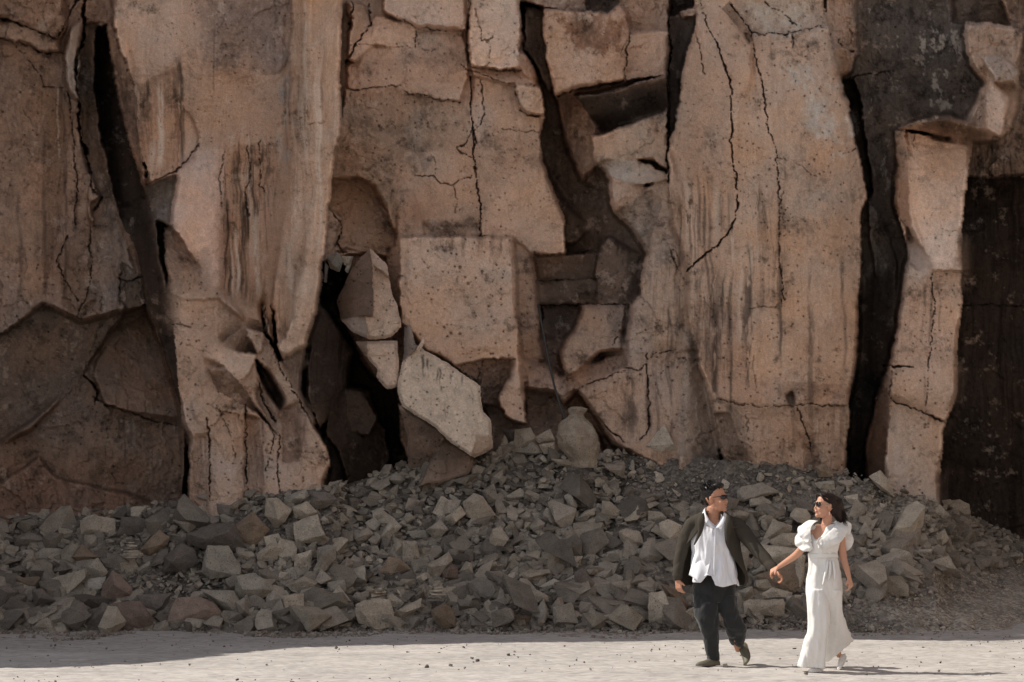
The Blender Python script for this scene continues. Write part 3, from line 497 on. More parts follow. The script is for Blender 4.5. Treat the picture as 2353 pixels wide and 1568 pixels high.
# ================================================================== GROUND AND THE BED OF THE RUBBLE SLOPE
YT = np.array([(-500,1222),(-40,1206),(250,1184),(390,1156),(560,1148),(745,1126),(850,1098),(950,1062),(1150,1036),(1300,1034),(1400,1040),(1600,1056),(1950,1088),(2100,1146),(2240,1196),(2353,1248),(2450,1262),(2700,1290)], float)
DT = np.array([(-500,30.9),(390,30.15),(760,30.15),(800,31.1),(900,31.4),(1200,31.6),(1600,31.1),(1665,30.6),(1940,30.5),(1985,30.4),(2150,30.4),(2190,32.4),(2353,33.6),(2700,34)], float)
YB = 1452.0; DB = FX * CH / (YB - HY)
BOT = np.array([(-500,1446),(400,1446),(800,1438),(1600,1438),(1720,1428),(1850,1408),(1900,1392),(2000,1366),(2100,1345),(2200,1318),(2353,1290),(2700,1270)], float)
def dter(x, y):
    yt = np.interp(x, YT[:, 0], YT[:, 1]); dt = np.interp(x, DT[:, 0], DT[:, 1])
    t = (YB - y) / (YB - yt)
    return DB + (dt - DB) * np.clip(t, -.2, 1.4) + .12 * np.sin(np.pi * np.clip(t, 0, 1))
def bot(x): return np.interp(x, BOT[:, 0], BOT[:, 1])
bx_ = np.concatenate([np.arange(-500, -60, 40), np.arange(-60, 2420, 5.0), np.arange(2420, 2800, 40)])
by_ = np.linspace(0, 1, 110)
TX, TT = np.meshgrid(bx_, by_)
yt_ = np.interp(TX, YT[:, 0], YT[:, 1]); TY = YB + 10 + (yt_ - YB - 10) * TT
TD = dter(TX, TY)
dn = (fbm(TX, TY, 60, 4, 101) - .5) * .30 + (fbm(TX, TY, 12, 4, 102, .7) - .5) * .10
gx_ = (TX - CX) / FX * TD; gz_ = CH - (TY - HY) / FX * TD; gy_ = TD
up = sst(0, .06, TT); gz_ = gz_ + dn * .5 * up - .03 * (1 - up); gy_ = gy_ - dn * .6 * up
# carry on behind the crest, level, into the rock
gx_ = np.vstack([gx_, gx_[-1:] * 1.06]); gy_ = np.vstack([gy_, gy_[-1:] + 2.2]); gz_ = np.vstack([gz_, gz_[-1:] - .05])
r, c = gx_.shape; ix = np.arange(r * c).reshape(r, c)
me = mesh_np("rubble_bed", np.stack([gx_.ravel(), gy_.ravel(), gz_.ravel()], 1), np.stack([ix[:-1, :-1].ravel(), ix[:-1, 1:].ravel(), ix[1:, 1:].ravel(), ix[1:, :-1].ravel()], 1), 4)
def gravel_mat(name, c1, c2, c3, sc, bump=.02, streak=False):
    m, nt, nl, bs = newmat(name)
    tc = N(nt, 'ShaderNodeTexCoord'); mp = N(nt, 'ShaderNodeMapping'); nl.new(tc.outputs['Object'], mp.inputs[0])
    v = N(nt, 'ShaderNodeTexVoronoi', Scale=sc); nl.new(mp.outputs[0], v.inputs['Vector'])
    n = N(nt, 'ShaderNodeTexNoise', Scale=1.3, Detail=8., Roughness=.65); nl.new(mp.outputs[0], n.inputs['Vector'])
    n2 = N(nt, 'ShaderNodeTexNoise', Scale=sc * 1.5, Detail=5., Roughness=.7); nl.new(mp.outputs[0], n2.inputs['Vector'])
    cr = N(nt, 'ShaderNodeValToRGB'); cr.color_ramp.elements[0].color = (*c1, 1); cr.color_ramp.elements[1].color = (*c3, 1)
    e = cr.color_ramp.elements.new(.5); e.color = (*c2, 1); cr.color_ramp.elements[0].position = .25; cr.color_ramp.elements[2].position = .75
    sc_ = N(nt, 'ShaderNodeSeparateColor'); nl.new(v.outputs['Color'], sc_.inputs[0])
    a = N(nt, 'ShaderNodeMath', operation='MULTIPLY'); nl.new(sc_.outputs[0], a.inputs[0]); a.inputs[1].default_value = .35
    b = N(nt, 'ShaderNodeMath', operation='MULTIPLY_ADD'); nl.new(n.outputs['Fac'], b.inputs[0]); b.inputs[1].default_value = .75; nl.new(a.outputs[0], b.inputs[2])
    d = N(nt, 'ShaderNodeMath', operation='MULTIPLY_ADD'); nl.new(n2.outputs['Fac'], d.inputs[0]); d.inputs[1].default_value = .5; d.inputs[2].default_value = -.3
    e2 = N(nt, 'ShaderNodeMath', operation='ADD'); nl.new(b.outputs[0], e2.inputs[0]); nl.new(d.outputs[0], e2.inputs[1])
    nl.new(e2.outputs[0], cr.inputs[0]); nl.new(cr.outputs[0], bs.inputs['Base Color'])
    bs.inputs['Roughness'].default_value = .97; bs.inputs['Specular IOR Level'].default_value = .1
    h = N(nt, 'ShaderNodeMath', operation='SUBTRACT'); nl.new(n2.outputs['Fac'], h.inputs[0]); nl.new(v.outputs['Distance'], h.inputs[1])
    bp = N(nt, 'ShaderNodeBump', Strength=.9, Distance=bump); nl.new(h.outputs[0], bp.inputs['Height']); nl.new(bp.outputs[0], bs.inputs['Normal'])
    return m
m_bed = gravel_mat("slope_gravel", (.095, .082, .07), (.18, .156, .13), (.31, .27, .225), 26, .03)  # dark bed colour stands in for shade in gaps between stones
nt = m_bed.node_tree.nodes; nl = m_bed.node_tree.links; bs = nt['Principled BSDF']; src = bs.inputs['Base Color'].links[0].from_socket
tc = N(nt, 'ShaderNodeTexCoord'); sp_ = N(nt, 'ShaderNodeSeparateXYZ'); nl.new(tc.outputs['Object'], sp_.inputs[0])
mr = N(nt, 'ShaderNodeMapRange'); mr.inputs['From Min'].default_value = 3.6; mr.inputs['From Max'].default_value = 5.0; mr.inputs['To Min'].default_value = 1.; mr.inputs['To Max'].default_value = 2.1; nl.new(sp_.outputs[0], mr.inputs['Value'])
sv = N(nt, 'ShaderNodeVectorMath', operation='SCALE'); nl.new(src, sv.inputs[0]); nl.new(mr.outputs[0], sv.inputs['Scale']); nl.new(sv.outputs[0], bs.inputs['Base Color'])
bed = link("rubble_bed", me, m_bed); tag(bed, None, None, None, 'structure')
# level quarry floor: fine near sheet within one mesh that runs out to the horizon
vx = np.concatenate([[-900, -300, -100, -50, -25, -14, -10, -8], np.arange(-7, 7.01, .045), [8, 10, 14, 25, 50, 100, 300, 900]])
vy = np.concatenate([[-900, -300, -100, -40, -10, 5, 12, 15], np.arange(17, 30.5, .045), [32, 40, 60, 120, 300, 1500]])
GX, GY = np.meshgrid(vx, vy)
near = ((np.abs(GX) < 7.4) & (GY > 16) & (GY < 31)).astype(float)
gz = ((fbm(GX * 10, GY * 10, 14, 4, 111) - .5) * .05 + (fbm(GX * 3, GY * 12, 9, 4, 112, .6) - .5) * .05 + (fbm(GX * 100, GY * 100, 13, 4, 113, .7) - .5) * .024) * near
gz += -.035 * np.exp(-((GY - 21.1 + .10 * GX) / .12) ** 2) * sst(2.6, 3.2, GX) * near + .03 * np.exp(-((GY - 20.7 + .10 * GX) / .3) ** 2) * near   # old wheel rut
rise = sst(3.0, 7.0, GX) * sst(26.8, 29.5, GY) * .12
gz = gz + rise
r, c = GX.shape; ix = np.arange(r * c).reshape(r, c)
me = mesh_np("ground", np.stack([GX.ravel(), GY.ravel(), gz.ravel()], 1), np.stack([ix[:-1, :-1].ravel(), ix[:-1, 1:].ravel(), ix[1:, 1:].ravel(), ix[1:, :-1].ravel()], 1), 4)
m_gr = gravel_mat("dusty_ground", (.32, .30, .28), (.435, .406, .379), (.53, .497, .465), 26, .006)
m_gr.node_tree.nodes['Mapping'].inputs['Scale'].default_value = (.4, 1, 1)
ground = link("ground", me, m_gr); tag(ground, None, None, None, 'structure')
# ================================================================== ROCKS
def rock_mat(name, col, pits=1.0):
    m, nt, nl, bs = newmat(name)
    tc = N(nt, 'ShaderNodeTexCoord'); oi = N(nt, 'ShaderNodeObjectInfo')
    n = N(nt, 'ShaderNodeTexNoise', Scale=7., Detail=8., Roughness=.7); n2 = N(nt, 'ShaderNodeTexNoise', Scale=70., Detail=4., Roughness=.7)
    v = N(nt, 'ShaderNodeTexVoronoi', Scale=22.); geo = N(nt, 'ShaderNodeNewGeometry')
    for q in (n, n2, v): nl.new(geo.outputs['Position'], q.inputs['Vector'])
    f = N(nt, 'ShaderNodeMath', operation='ADD'); nl.new(n.outputs['Fac'], f.inputs[0]); nl.new(n2.outputs['Fac'], f.inputs[1])
    mr = N(nt, 'ShaderNodeMapRange'); mr.inputs['From Min'].default_value = .7; mr.inputs['From Max'].default_value = 1.3
    mr.inputs['To Min'].default_value = .58; mr.inputs['To Max'].default_value = 1.38; nl.new(f.outputs[0], mr.inputs['Value'])
    pt = N(nt, 'ShaderNodeMapRange'); pt.inputs['From Min'].default_value = .10; pt.inputs['From Max'].default_value = .20
    pt.inputs['To Min'].default_value = 1 - .6 * pits; pt.inputs['To Max'].default_value = 1.; nl.new(v.outputs['Distance'], pt.inputs['Value'])
    rn = N(nt, 'ShaderNodeMapRange'); rn.inputs['To Min'].default_value = .78; rn.inputs['To Max'].default_value = 1.2; nl.new(oi.outputs['Random'], rn.inputs['Value'])
    k = N(nt, 'ShaderNodeMath', operation='MULTIPLY'); nl.new(mr.outputs[0], k.inputs[0]); nl.new(pt.outputs[0], k.inputs[1])
    k2 = N(nt, 'ShaderNodeMath', operation='MULTIPLY'); nl.new(k.outputs[0], k2.inputs[0]); nl.new(rn.outputs[0], k2.inputs[1])
    s = N(nt, 'ShaderNodeVectorMath', operation='SCALE'); nl.new(k2.outputs[0], s.inputs['Scale'])
    if col is None:
        at_ = N(nt, 'ShaderNodeAttribute', attribute_name='stone'); nl.new(at_.outputs['Color'], s.inputs[0])
    else: s.inputs[0].default_value = col
    nl.new(s.outputs[0], bs.inputs['Base Color']); bs.inputs['Roughness'].default_value = .95; bs.inputs['Specular IOR Level'].default_value = .12
    bp = N(nt, 'ShaderNodeBump', Strength=.9, Distance=.04); nl.new(f.outputs[0], bp.inputs['Height']); nl.new(bp.outputs[0], bs.inputs['Normal'])
    return m
RM = {'g': rock_mat("grey_stone", (.50, .44, .36)), 't': rock_mat("tan_stone", (.58, .49, .385)), 'r': rock_mat("reddish_stone", (.35, .255, .205), .5),
      'd': rock_mat("dark_stone", (.26, .22, .187), .6), 'p': rock_mat("pale_stone", (.60, .515, .405)), 'b': rock_mat("brown_stone", (.36, .27, .195), .8), 'm': rock_mat("rubble_stone", None, .6)}
RS = random.Random(11)
def rough_rock(bm, size, seed, amp=.03, cell=.035, bev=.035):
    """dissolve, chip the edges, subdivide and roughen"""
    bmesh.ops.dissolve_limit(bm, angle_limit=R(6), verts=bm.verts, edges=bm.edges)
    bmesh.ops.bevel(bm, geom=bm.edges[:] + bm.verts[:], offset=size * bev, segments=1, affect='EDGES', clamp_overlap=True)
    bmesh.ops.triangulate(bm, faces=bm.faces)
    for _ in range(4):
        es = [e for e in bm.edges if e.calc_length() > cell]
        if not es or len(bm.faces) > 4500: break
        bmesh.ops.subdivide_edges(bm, edges=es, cuts=1); bmesh.ops.triangulate(bm, faces=[f for f in bm.faces if len(f.verts) > 3])
    bm.normal_update()
    sv = Vector((seed * 3.7, seed * 1.3, seed * .9))
    for v in bm.verts:
        q = v.co / size * 2.2 + sv
        k = mnoise.noise(q) * amp * 1.6 + mnoise.noise(q * 3.1) * amp * .8 + mnoise.noise(q * 9) * amp * .35
        v.co += v.normal * k * size
def set_origin(o):
    me = o.data; c = np.empty(len(me.vertices) * 3, np.float32); me.vertices.foreach_get('co', c); c = c.reshape(-1, 3)
    b = Vector(((c[:, 0].min() + c[:, 0].max()) / 2, (c[:, 1].min() + c[:, 1].max()) / 2, c[:, 2].min()))
    c -= np.array(b, np.float32); me.vertices.foreach_set('co', c.ravel()); me.update(); o.location = b
OUT = []                                           # outlines already taken on the slope
def traced(pts, key, label, name='rock', cat='rock', group=None, dd=0., D=None, thick=1., amp=.02, ridge=2, back=.8, bev=.014, take=True, smooth=False):
    p = np.array(pts, float); cx, cy = p.mean(0); mn = p.min(0); mxx = p.max(0); sd = len(OUT) + 3; rr_ = random.Random(sd)
    if D is None: D = float(dter(cx, .06 * cy + .94 * mxx[1])) - .06
    D += dd; k = D / FX; size = max(mxx - mn) * k; t = min(mxx - mn) * k * .55 * thick
    bm = bmesh.new()
    for x, y in p: bm.verts.new(at(x, y, D + rr_.uniform(-.25, .2) * t))
    # an off-centre crest in front gives differently lit faces
    ax, ay = rr_.uniform(.25, .75), rr_.uniform(.15, .5)
    for i in range(ridge):
        j = rr_.randrange(len(p)); qx = cx + (p[j][0] - cx) * rr_.uniform(.25, .72) + (ax - .5) * (mxx[0] - mn[0]) * .4; qy = cy + (p[j][1] - cy) * rr_.uniform(.2, .7) + (ay - .4) * (mxx[1] - mn[1]) * .3
        bm.verts.new(at(qx, qy, D - t * rr_.uniform(.5, 1.0)))
    for x, y in p: bm.verts.new(at(cx + (x - cx) * back, cy + (y - cy) * back, D + t * rr_.uniform(1.1, 1.6)))
    g = bmesh.ops.convex_hull(bm, input=bm.verts); bmesh.ops.delete(bm, geom=[v for v in bm.verts if not v.link_faces], context='VERTS')
    rough_rock(bm, size, sd, amp, max(.016, size / 17), bev)
    o = link(name, from_bm(name, bm), RM[key], None, smooth); tag(o, label, cat, group); set_origin(o)
    if take: OUT.append(p)
    else: OUT.append(np.zeros((3, 2)))
    return o
def tA(z): return [(a * .3359, 1066 + b * .3359) for a, b in z]
def tB(z): return [(735.3 + a * .3359, 1029.4 + b * .3359) for a, b in z]
def tC(z): return [(1489 + a * .3083, 1084.6 + b * .3083) for a, b in z]
def tD(z): return [(1801.5 + a * .32, 1066 + b * .32) for a, b in z]
def tE(z): return [(735.3 + a * .3751, 515 + b * .3751) for a, b in z]
BOUL = [
 (tA, [(770,735),(700,820),(690,930),(740,965),(930,935),(900,850),(830,760)], 'r', "reddish peaked boulder standing behind the red front boulder at lower left"),
 (tA, [(740,955),(820,945),(960,935),(1050,1070),(1040,1100),(870,1145),(800,1130),(760,1030)], 'r', "reddish brown boulder at the edge of the dirt road, lower left"),
 (tA, [(1200,920),(1370,905),(1470,950),(1540,1050),(1480,1085),(1400,1110),(1130,1100),(1140,1060)], 'r', "wide reddish pitted boulder beside the road, right of the red front boulder"),
 (tA, [(90,1040),(200,990),(540,920),(630,990),(560,1030),(420,1090),(200,1105),(100,1070)], 'd', "long low dark boulder at the far lower left of the rubble"),
 (tA, [(700,950),(740,965),(790,1130),(690,1130),(565,1110)], 'd', "dark mottled boulder wedged left of the red front boulder"),
 (tA, [(1610,760),(1750,745),(1810,790),(1900,870),(1750,950),(1640,950),(1605,880)], 'g', "large grey squared block tilted on the lower left slope"),
 (tA, [(1920,900),(2080,885),(2085,1050),(1910,1055)], 't', "pale pitted cube shaped block near the road, below the big tilted grey block"),
 (tA, [(1370,860),(1600,865),(1660,960),(1650,1060),(1540,1010),(1450,920)], 'g', "grey block leaning behind the wide reddish boulder"),
 (tA, [(1515,480),(1730,320),(1845,450),(1735,575)], 'b', "brown diamond shaped slab high on the left slope"),
 (tA, [(1420,560),(1560,560),(1650,700),(1640,760),(1430,800),(1370,740)], 'g', "upright grey block with a rounded right side in the left slope"),
 (tA, [(1120,640),(1240,540),(1340,590),(1360,680),(1240,750),(1120,740)], 'd', "roundish dark purple grey boulder in the middle of the left slope"),
 (tA, [(950,590),(1090,450),(1160,500),(1150,560),(1010,640)], 'b', "olive brown wedge pointing up at the cliff foot, left slope"),
 (tA, [(540,385),(660,360),(790,375),(790,480),(680,510),(550,480)], 't', "flat faced block lying against the foot of the left cliff"),
 (tA, [(800,490),(830,360),(990,370),(1010,450),(950,490)], 'd', "dark block right beside the flat faced block at the left cliff foot"),
 (tA, [(1820,240),(1900,235),(2000,310),(1950,400),(1890,450),(1810,350)], 't', "big tan boulder with a sharp crest at the top of the left slope"),
 (tA, [(2000,300),(2100,255),(2170,330),(2110,390),(2010,370)], 't', "rounded tan boulder above the pale cracked one, top of left slope"),
 (tA, [(2000,400),(2170,345),(2235,510),(2180,550),(2020,540)], 'p', "pale cracked boulder, brightest one on the upper left slope"),
 (tA, [(1940,230),(2090,170),(2120,220),(2060,270),(1960,290)], 'g', "slanting grey slab on top of the left rubble by the cave mouth"),
 (tA, [(2120,200),(2230,190),(2310,240),(2230,300),(2150,260)], 'd', "oval dark boulder lying in front of the dark cave"),
 (tA, [(95,500),(200,470),(350,520),(230,580),(100,560)], 'd', "low dark reddish rock at the upper far left of the rubble"),
 (tA, [(140,670),(300,570),(500,590),(400,670),(200,680)], 'g', "broad smooth grey slab at the far left of the slope"),
 (tA, [(480,640),(560,550),(690,640),(560,690)], 'b', "brown peaked rock right of the broad smooth slab"),
 (tA, [(550,700),(670,640),(740,740),(700,790),(560,850)], 'g', "grey hump shaped rock behind the reddish peaked boulder"),
 (tA, [(560,850),(600,790),(730,770),(700,860),(600,910)], 'g', "light grey rock touching the left side of the reddish peaked boulder"),
 (tA, [(400,800),(470,745),(540,790),(510,860),(440,860)], 'p', "small whitish crusted rock at the left of the slope"),
 (tA, [(-20,830),(60,830),(120,880),(30,1000),(-20,1000)], 'd', "dark rock cut by the left edge of the picture, near the road"),
 (tA, [(220,860),(280,850),(390,940),(230,980)], 'd', "dark pointed rock above the long low dark boulder"),
 (tA, [(1750,620),(1850,545),(1950,570),(1900,660),(1770,670)], 't', "tan rock resting just above the large tilted grey block"),
 (tA, [(2140,750),(2200,600),(2300,560),(2300,650),(2170,790)], 'g', "long grey slab standing on end, right of the cube shaped block"),
 (tA, [(1270,480),(1380,430),(1600,400),(1540,520),(1700,580),(1650,620),(1350,580),(1270,530)], 'd', "flat wide dark slab under the brown diamond slab"),
 (tA, [(1950,830),(2080,770),(2180,810),(2080,890),(2000,880)], 't', "rounded rock directly behind the pale cube shaped block"),
 (tA, [(2020,620),(2130,590),(2130,740),(2010,720)], 't', "narrow upright tan block below the pale cracked boulder"),
 (tA, [(360,740),(440,665),(500,720),(410,770)], 'd', "small dark pyramid rock above the whitish crusted rock"),
 (tA, [(50,720),(170,680),(200,730),(70,760)], 'd', "flat dark rock below the broad smooth slab at far left"),
 (tA, [(100,780),(280,770),(260,850),(140,850)], 'b', "brown rusty rock near the left picture edge, above the long dark boulder"),
 (tA, [(930,900),(1180,880),(1130,1000),(1020,1020)], 'd', "dark low rock between the two largest reddish boulders"),
 (tA, [(1640,1000),(1740,980),(1730,1050),(1650,1045)], 'g', "small grey rock at the road edge left of the cube shaped block"),
 (tA, [(1150,250),(1230,255),(1360,280),(1310,330),(1150,320)], 'd', "dark angular slab at the very top of the left rubble"),
 (tA, [(1480,270),(1600,290),(1590,370),(1490,350)], 'd', "dark rounded stone right of the top left dark slab"),
 (tA, [(1550,240),(1690,230),(1700,270),(1580,280)], 'g', "flat grey stone lying against the pillar foot"),
 (tB, [(240,1070),(300,1040),(400,1030),(480,1040),(505,1130),(500,1230),(380,1245),(260,1200),(235,1120)], 't', "rounded tan pitted boulder at the road edge in the centre left"),
 (tB, [(760,1110),(850,1060),(920,1110),(930,1220),(850,1240),(770,1180)], 'b', "dark brown round boulder at the road edge, right of the rounded tan one"),
 (tB, [(975,370),(1050,305),(1120,330),(1205,460),(1100,500),(1000,470)], 't', "largest stone of the upper centre slope, grey tan with a curved top"),
 (tB, [(1240,350),(1370,275),(1425,330),(1300,370)], 'g', "lens shaped slab on the upper centre slope"),
 (tB, [(1100,290),(1190,245),(1230,375),(1150,380)], 'g', "three sided stone touching the largest upper centre stone"),
 (tB, [(850,480),(960,395),(1000,450),(900,540)], 't', "pointed stone just left below the largest upper centre stone"),
 (tB, [(720,560),(820,490),(880,560),(800,640)], 'g', "roundish pitted stone in the centre of the slope"),
 (tB, [(410,610),(490,470),(560,540),(470,635)], 'g', "triangular fan shaped stone in the centre left slope"),
 (tB, [(310,510),(370,475),(415,520),(390,600),(320,560)], 'g', "six sided stone left of the fan shaped stone"),
 (tB, [(570,630),(660,640),(690,770),(610,800),(560,770)], 't', "upright squared stone in the middle of the centre slope"),
 (tB, [(730,800),(880,710),(910,770),(800,905),(730,890)], 't', "large pale wedge behind the pinkish disc stone"),
 (tB, [(805,830),(880,790),(950,820),(940,890),(850,910)], 'r', "pinkish disc shaped stone in the lower centre"),
 (tB, [(170,850),(310,795),(320,920),(290,950),(200,930)], 'g', "dark grey block with a flat front, lower centre left"),
 (tB, [(-20,680),(60,660),(110,670),(110,760),(0,860),(-20,850)], 'g', "big smooth grey rock left of the dark flat fronted block"),
 (tB, [(50,920),(170,900),(180,980),(140,1020),(50,1010)], 'g', "cube of grey stone above the road, left of the rounded tan boulder"),
 (tB, [(400,850),(470,740),(560,760),(620,830),(500,885)], 'b', "wide pyramid shaped brown stone above the rounded tan boulder"),
 (tB, [(500,1130),(620,1060),(700,1020),(690,1090),(540,1190)], 't', "curved tan slab between the tan and the dark round boulders"),
 (tB, [(1930,360),(1990,370),(2055,430),(2050,490),(1920,475)], 't', "box shaped stone on the slope above and left of the man"),
 (tB, [(2040,570),(2100,550),(2190,570),(2220,660),(2110,690),(2050,630)], 't', "large tan slab on the slope level with the man's shoulder"),
 (tB, [(2235,620),(2290,615),(2330,670),(2300,715),(2240,700)], 't', "hexagonal stone just left of the man's shoulder"),
 (tB, [(1740,850),(1800,820),(1850,880),(1910,960),(1850,1000),(1740,980)], 'd', "large dark triangular rock in the lower right of the centre slope"),
 (tB, [(1370,1000),(1490,970),(1500,1040),(1400,1040)], 'g', "grey flat topped block in the lower centre slope"),
 (tB, [(1450,1140),(1530,1030),(1570,1120),(1500,1200)], 'g', "pointed grey stone above the road in the centre right"),
 (tB, [(1590,1090),(1720,1060),(1770,1200),(1600,1215)], 'g', "broad grey stone at the road edge right of centre"),
 (tB, [(1920,1150),(2080,1115),(2085,1215),(1930,1190)], 't', "low rectangular tan block at the road edge left of the man"),
 (tB, [(1230,1000),(1320,1000),(1380,1060),(1280,1085)], 'g', "rounded oblong stone in the lower middle of the pile"),
 (tB, [(960,1110),(1040,1060),(1115,1150),(1000,1155)], 'g', "grey kite shaped stone right of the dark round boulder"),
 (tB, [(1670,330),(1720,300),(1765,400),(1720,450)], 'g', "narrow dark sided stone standing on edge, upper right of the centre slope"),
 (tB, [(440,220),(520,160),(590,220),(540,255)], 'g', "block at the crest of the pile nearest the cave"),
 (tB, [(1580,75),(1700,80),(1760,140),(1640,125)], 't', "long flat slab on the crest just below the stone jar"),
 (tB, [(1750,490),(1820,430),(1890,410),(1880,460),(1770,495)], 't', "slanted oblong slab left of the box shaped stone"),
 (tB, [(590,570),(720,560),(740,610),(640,625)], 'g', "flat light grey slab above the upright squared stone"),
 (tB, [(1710,740),(1800,740),(1780,790),(1720,820)], 't', "small tan shield shaped stone above the dark triangular rock"),
 (tB, [(1500,950),(1600,890),(1660,930),(1550,975)], 'g', "flat five sided slab right of the flat topped block"),
 (tB, [(1120,1190),(1200,1180),(1270,1215),(1160,1225)], 'g', "thin flat stone at the road edge in the centre"),
 (tB, [(1320,1140),(1440,1150),(1440,1200),(1330,1190)], 'b', "dark brown brick sized stone low in the centre right"),
 (tC, [(660,150),(700,110),(850,80),(990,150),(850,175),(700,225),(665,200)], 'g', "large slab on the slope between the two people's heads"),
 (tC, [(750,200),(850,180),(925,220),(920,260),(760,260)], 'g', "rounded slab just under the large slab between the people's heads"),
 (tC, [(80,380),(150,350),(260,400),(230,540),(170,575),(85,440)], 't', "large pale boulder behind the man's right shoulder"),
 (tC, [(0,490),(50,490),(90,530),(60,590),(0,600)], 't', "squarish stone behind the man's right elbow"),
 (tC, [(845,520),(930,350),(1080,400),(1070,450),(930,470)], 't', "block with a bright top face above the couple's joined hands"),
 (tC, [(900,520),(1000,460),(1140,450),(1140,575),(950,570)], 't', "square block beside the woman's right sleeve"),
 (tC, [(840,545),(980,555),(1130,580),(1100,690),(740,695)], 'p', "large pale slab directly above the couple's joined hands"),
 (tC, [(790,770),(1000,700),(1110,690),(1160,800),(1110,905),(960,900),(850,840)], 'b', "large brown boulder right under the couple's joined hands"),
 (tC, [(1110,600),(1180,620),(1165,800),(1120,910),(1090,720)], 't', "tall tan wedge of stone against the woman's hip"),
 (tC, [(835,910),(930,855),(1080,900),(1070,940),(850,950)], 'p', "pale flat topped block lying behind the long block between the couple's legs"),
 (tC, [(710,980),(740,960),(1010,945),(1030,990),(1020,1080),(720,1065)], 't', "long rough sided block at the road edge between the couple"),
 (tC, [(1030,940),(1100,915),(1190,915),(1190,1000),(1040,1010)], 't', "squat tan block beside the woman's left trouser leg"),
 (tC, [(0,900),(110,890),(210,1060),(190,1130),(0,1130)], 't', "massive light block at the road edge left of the man"),
 (tC, [(90,830),(210,880),(320,1000),(210,1050)], 'b', "slanted brown slab left of the man's legs"),
 (tC, [(210,1055),(360,1000),(370,1120),(280,1125)], 't', "rounded tan stone at the road edge touching the massive light block"),
 (tC, [(650,890),(780,850),(780,900),(720,970)], 'g', "grey stone seen right of the man's hip"),
 (tC, [(650,890),(690,900),(730,1020),(720,1070),(660,1075)], 'g', "smooth upright stone behind the man's left knee"),
 (tC, [(0,290),(100,300),(140,340),(130,365),(0,360)], 'p', "pale slab up the slope left of the man's collar"),
 (tC, [(680,560),(760,560),(740,740),(690,740)], 'g', "stone framed between the man's coat and his left arm"),
 (tC, [(770,745),(880,680),(880,740),(790,770)], 'g', "slim stone under the man's outstretched sleeve"),
 (tD, [(605,90),(690,45),(770,140),(795,240),(700,190)], 't', "big pointed slab leaning at the foot of the right pillar"),
 (tD, [(220,20),(300,0),(360,90),(250,100)], 'b', "brown peaked rock on the crest above the woman"),
 (tD, [(220,140),(290,125),(360,120),(370,190),(250,180)], 'g', "flat trapezoid slab on the crest above the woman's hair"),
 (tD, [(1150,300),(1200,265),(1260,255),(1330,290),(1345,390),(1200,340)], 't', "rounded boulder at the right end of the pile under the dark recess"),
 (tD, [(1060,320),(1120,290),(1190,370),(1150,400),(1070,350)], 'g', "grey rock left of the rounded end boulder"),
 (tD, [(870,340),(920,280),(1020,310),(960,390)], 'g', "broad grey rock below the foot of the right pillar"),
 (tD, [(1130,262),(1200,255),(1200,290),(1150,300)], 't', "small tan stone on top behind the rounded end boulder"),
 (tD, [(430,235),(530,215),(540,290),(480,300)], 't', "square tan stone right of the woman's head"),
 (tD, [(1150,800),(1190,730),(1280,770),(1280,825)], 'g', "largest loose rock at the bottom of the right slope"),
 (tD, [(740,665),(850,650),(840,700),(750,695)], 'g', "flat rectangular stone in the middle of the right slope"),
 (tD, [(930,615),(1070,610),(1060,650),(970,660)], 'g', "thin wide slab in the middle of the right slope, right of the flat rectangular one"),
 (tD, [(550,630),(680,610),(700,680),(600,680)], 't', "tan stone right of the woman's upper arm"),
 (tD, [(640,735),(700,705),(750,740),(680,755)], 'g', "small peaked grey stone right of the woman's hand"),
 (tD, [(1080,775),(1160,740),(1150,790),(1100,800)], 'g', "grey stone immediately left of the largest loose rock on the right"),
 (tD, [(1010,760),(1060,760),(1070,800),(1010,800)], 't', "small pale block two stones left of the largest loose rock on the right"),
 (tD, [(720,340),(760,330),(770,400),(730,400)], 'd', "dark stone standing upright on the upper right slope"),
 (tD, [(825,700),(870,685),(930,720),(900,750),(840,740)], 'g', "pale grey angular stone below the flat rectangular stone, right slope"),
 (tE, [(1190,1260),(1290,1245),(1330,1310),(1270,1370),(1190,1400)], 't', "tilted tan block on the crest left of the stone jar"),
 (tE, [(1310,1310),(1410,1255),(1440,1325),(1340,1345)], 't', "upper half of the split block on the crest, beside the stone jar"),
 (tE, [(1340,1352),(1438,1334),(1440,1400),(1370,1412)], 't', "lower half of the split block on the crest, beside the stone jar"),
 (tE, [(1200,1400),(1300,1330),(1370,1400),(1300,1420)], 'g', "wedge in front of the tilted tan block on the crest"),
 (tE, [(1100,1385),(1108,1330),(1130,1288),(1150,1325),(1160,1385)], 'p', "small pointed stone set upright on a flat stone at the crest"),
 (tE, [(1075,1392),(1085,1380),(1160,1376),(1185,1390),(1160,1400)], 'p', "flat stone carrying the small pointed stone"),
 (tE, [(1035,1405),(1050,1390),(1085,1400),(1075,1425),(1040,1422)], 'p', "small whitish stone left of the upright pointed stone"),
 (tE, [(1995,1360),(2110,1225),(2195,1400),(2060,1410)], 't', "triangular slab leaning against the cliff right of the stone jar"),
 (tE, [(1120,1250),(1240,1240),(1180,1330),(1160,1330),(1130,1280)], 'd', "dark stone in the hollow behind the small pointed stone"),
]
for f_, z_, k_, l_ in BOUL:
    traced(f_(z_), k_, l_, 'rock' if 'boulder' not in l_ else 'boulder', 'boulder' if 'boulder' in l_ else 'rock', None)
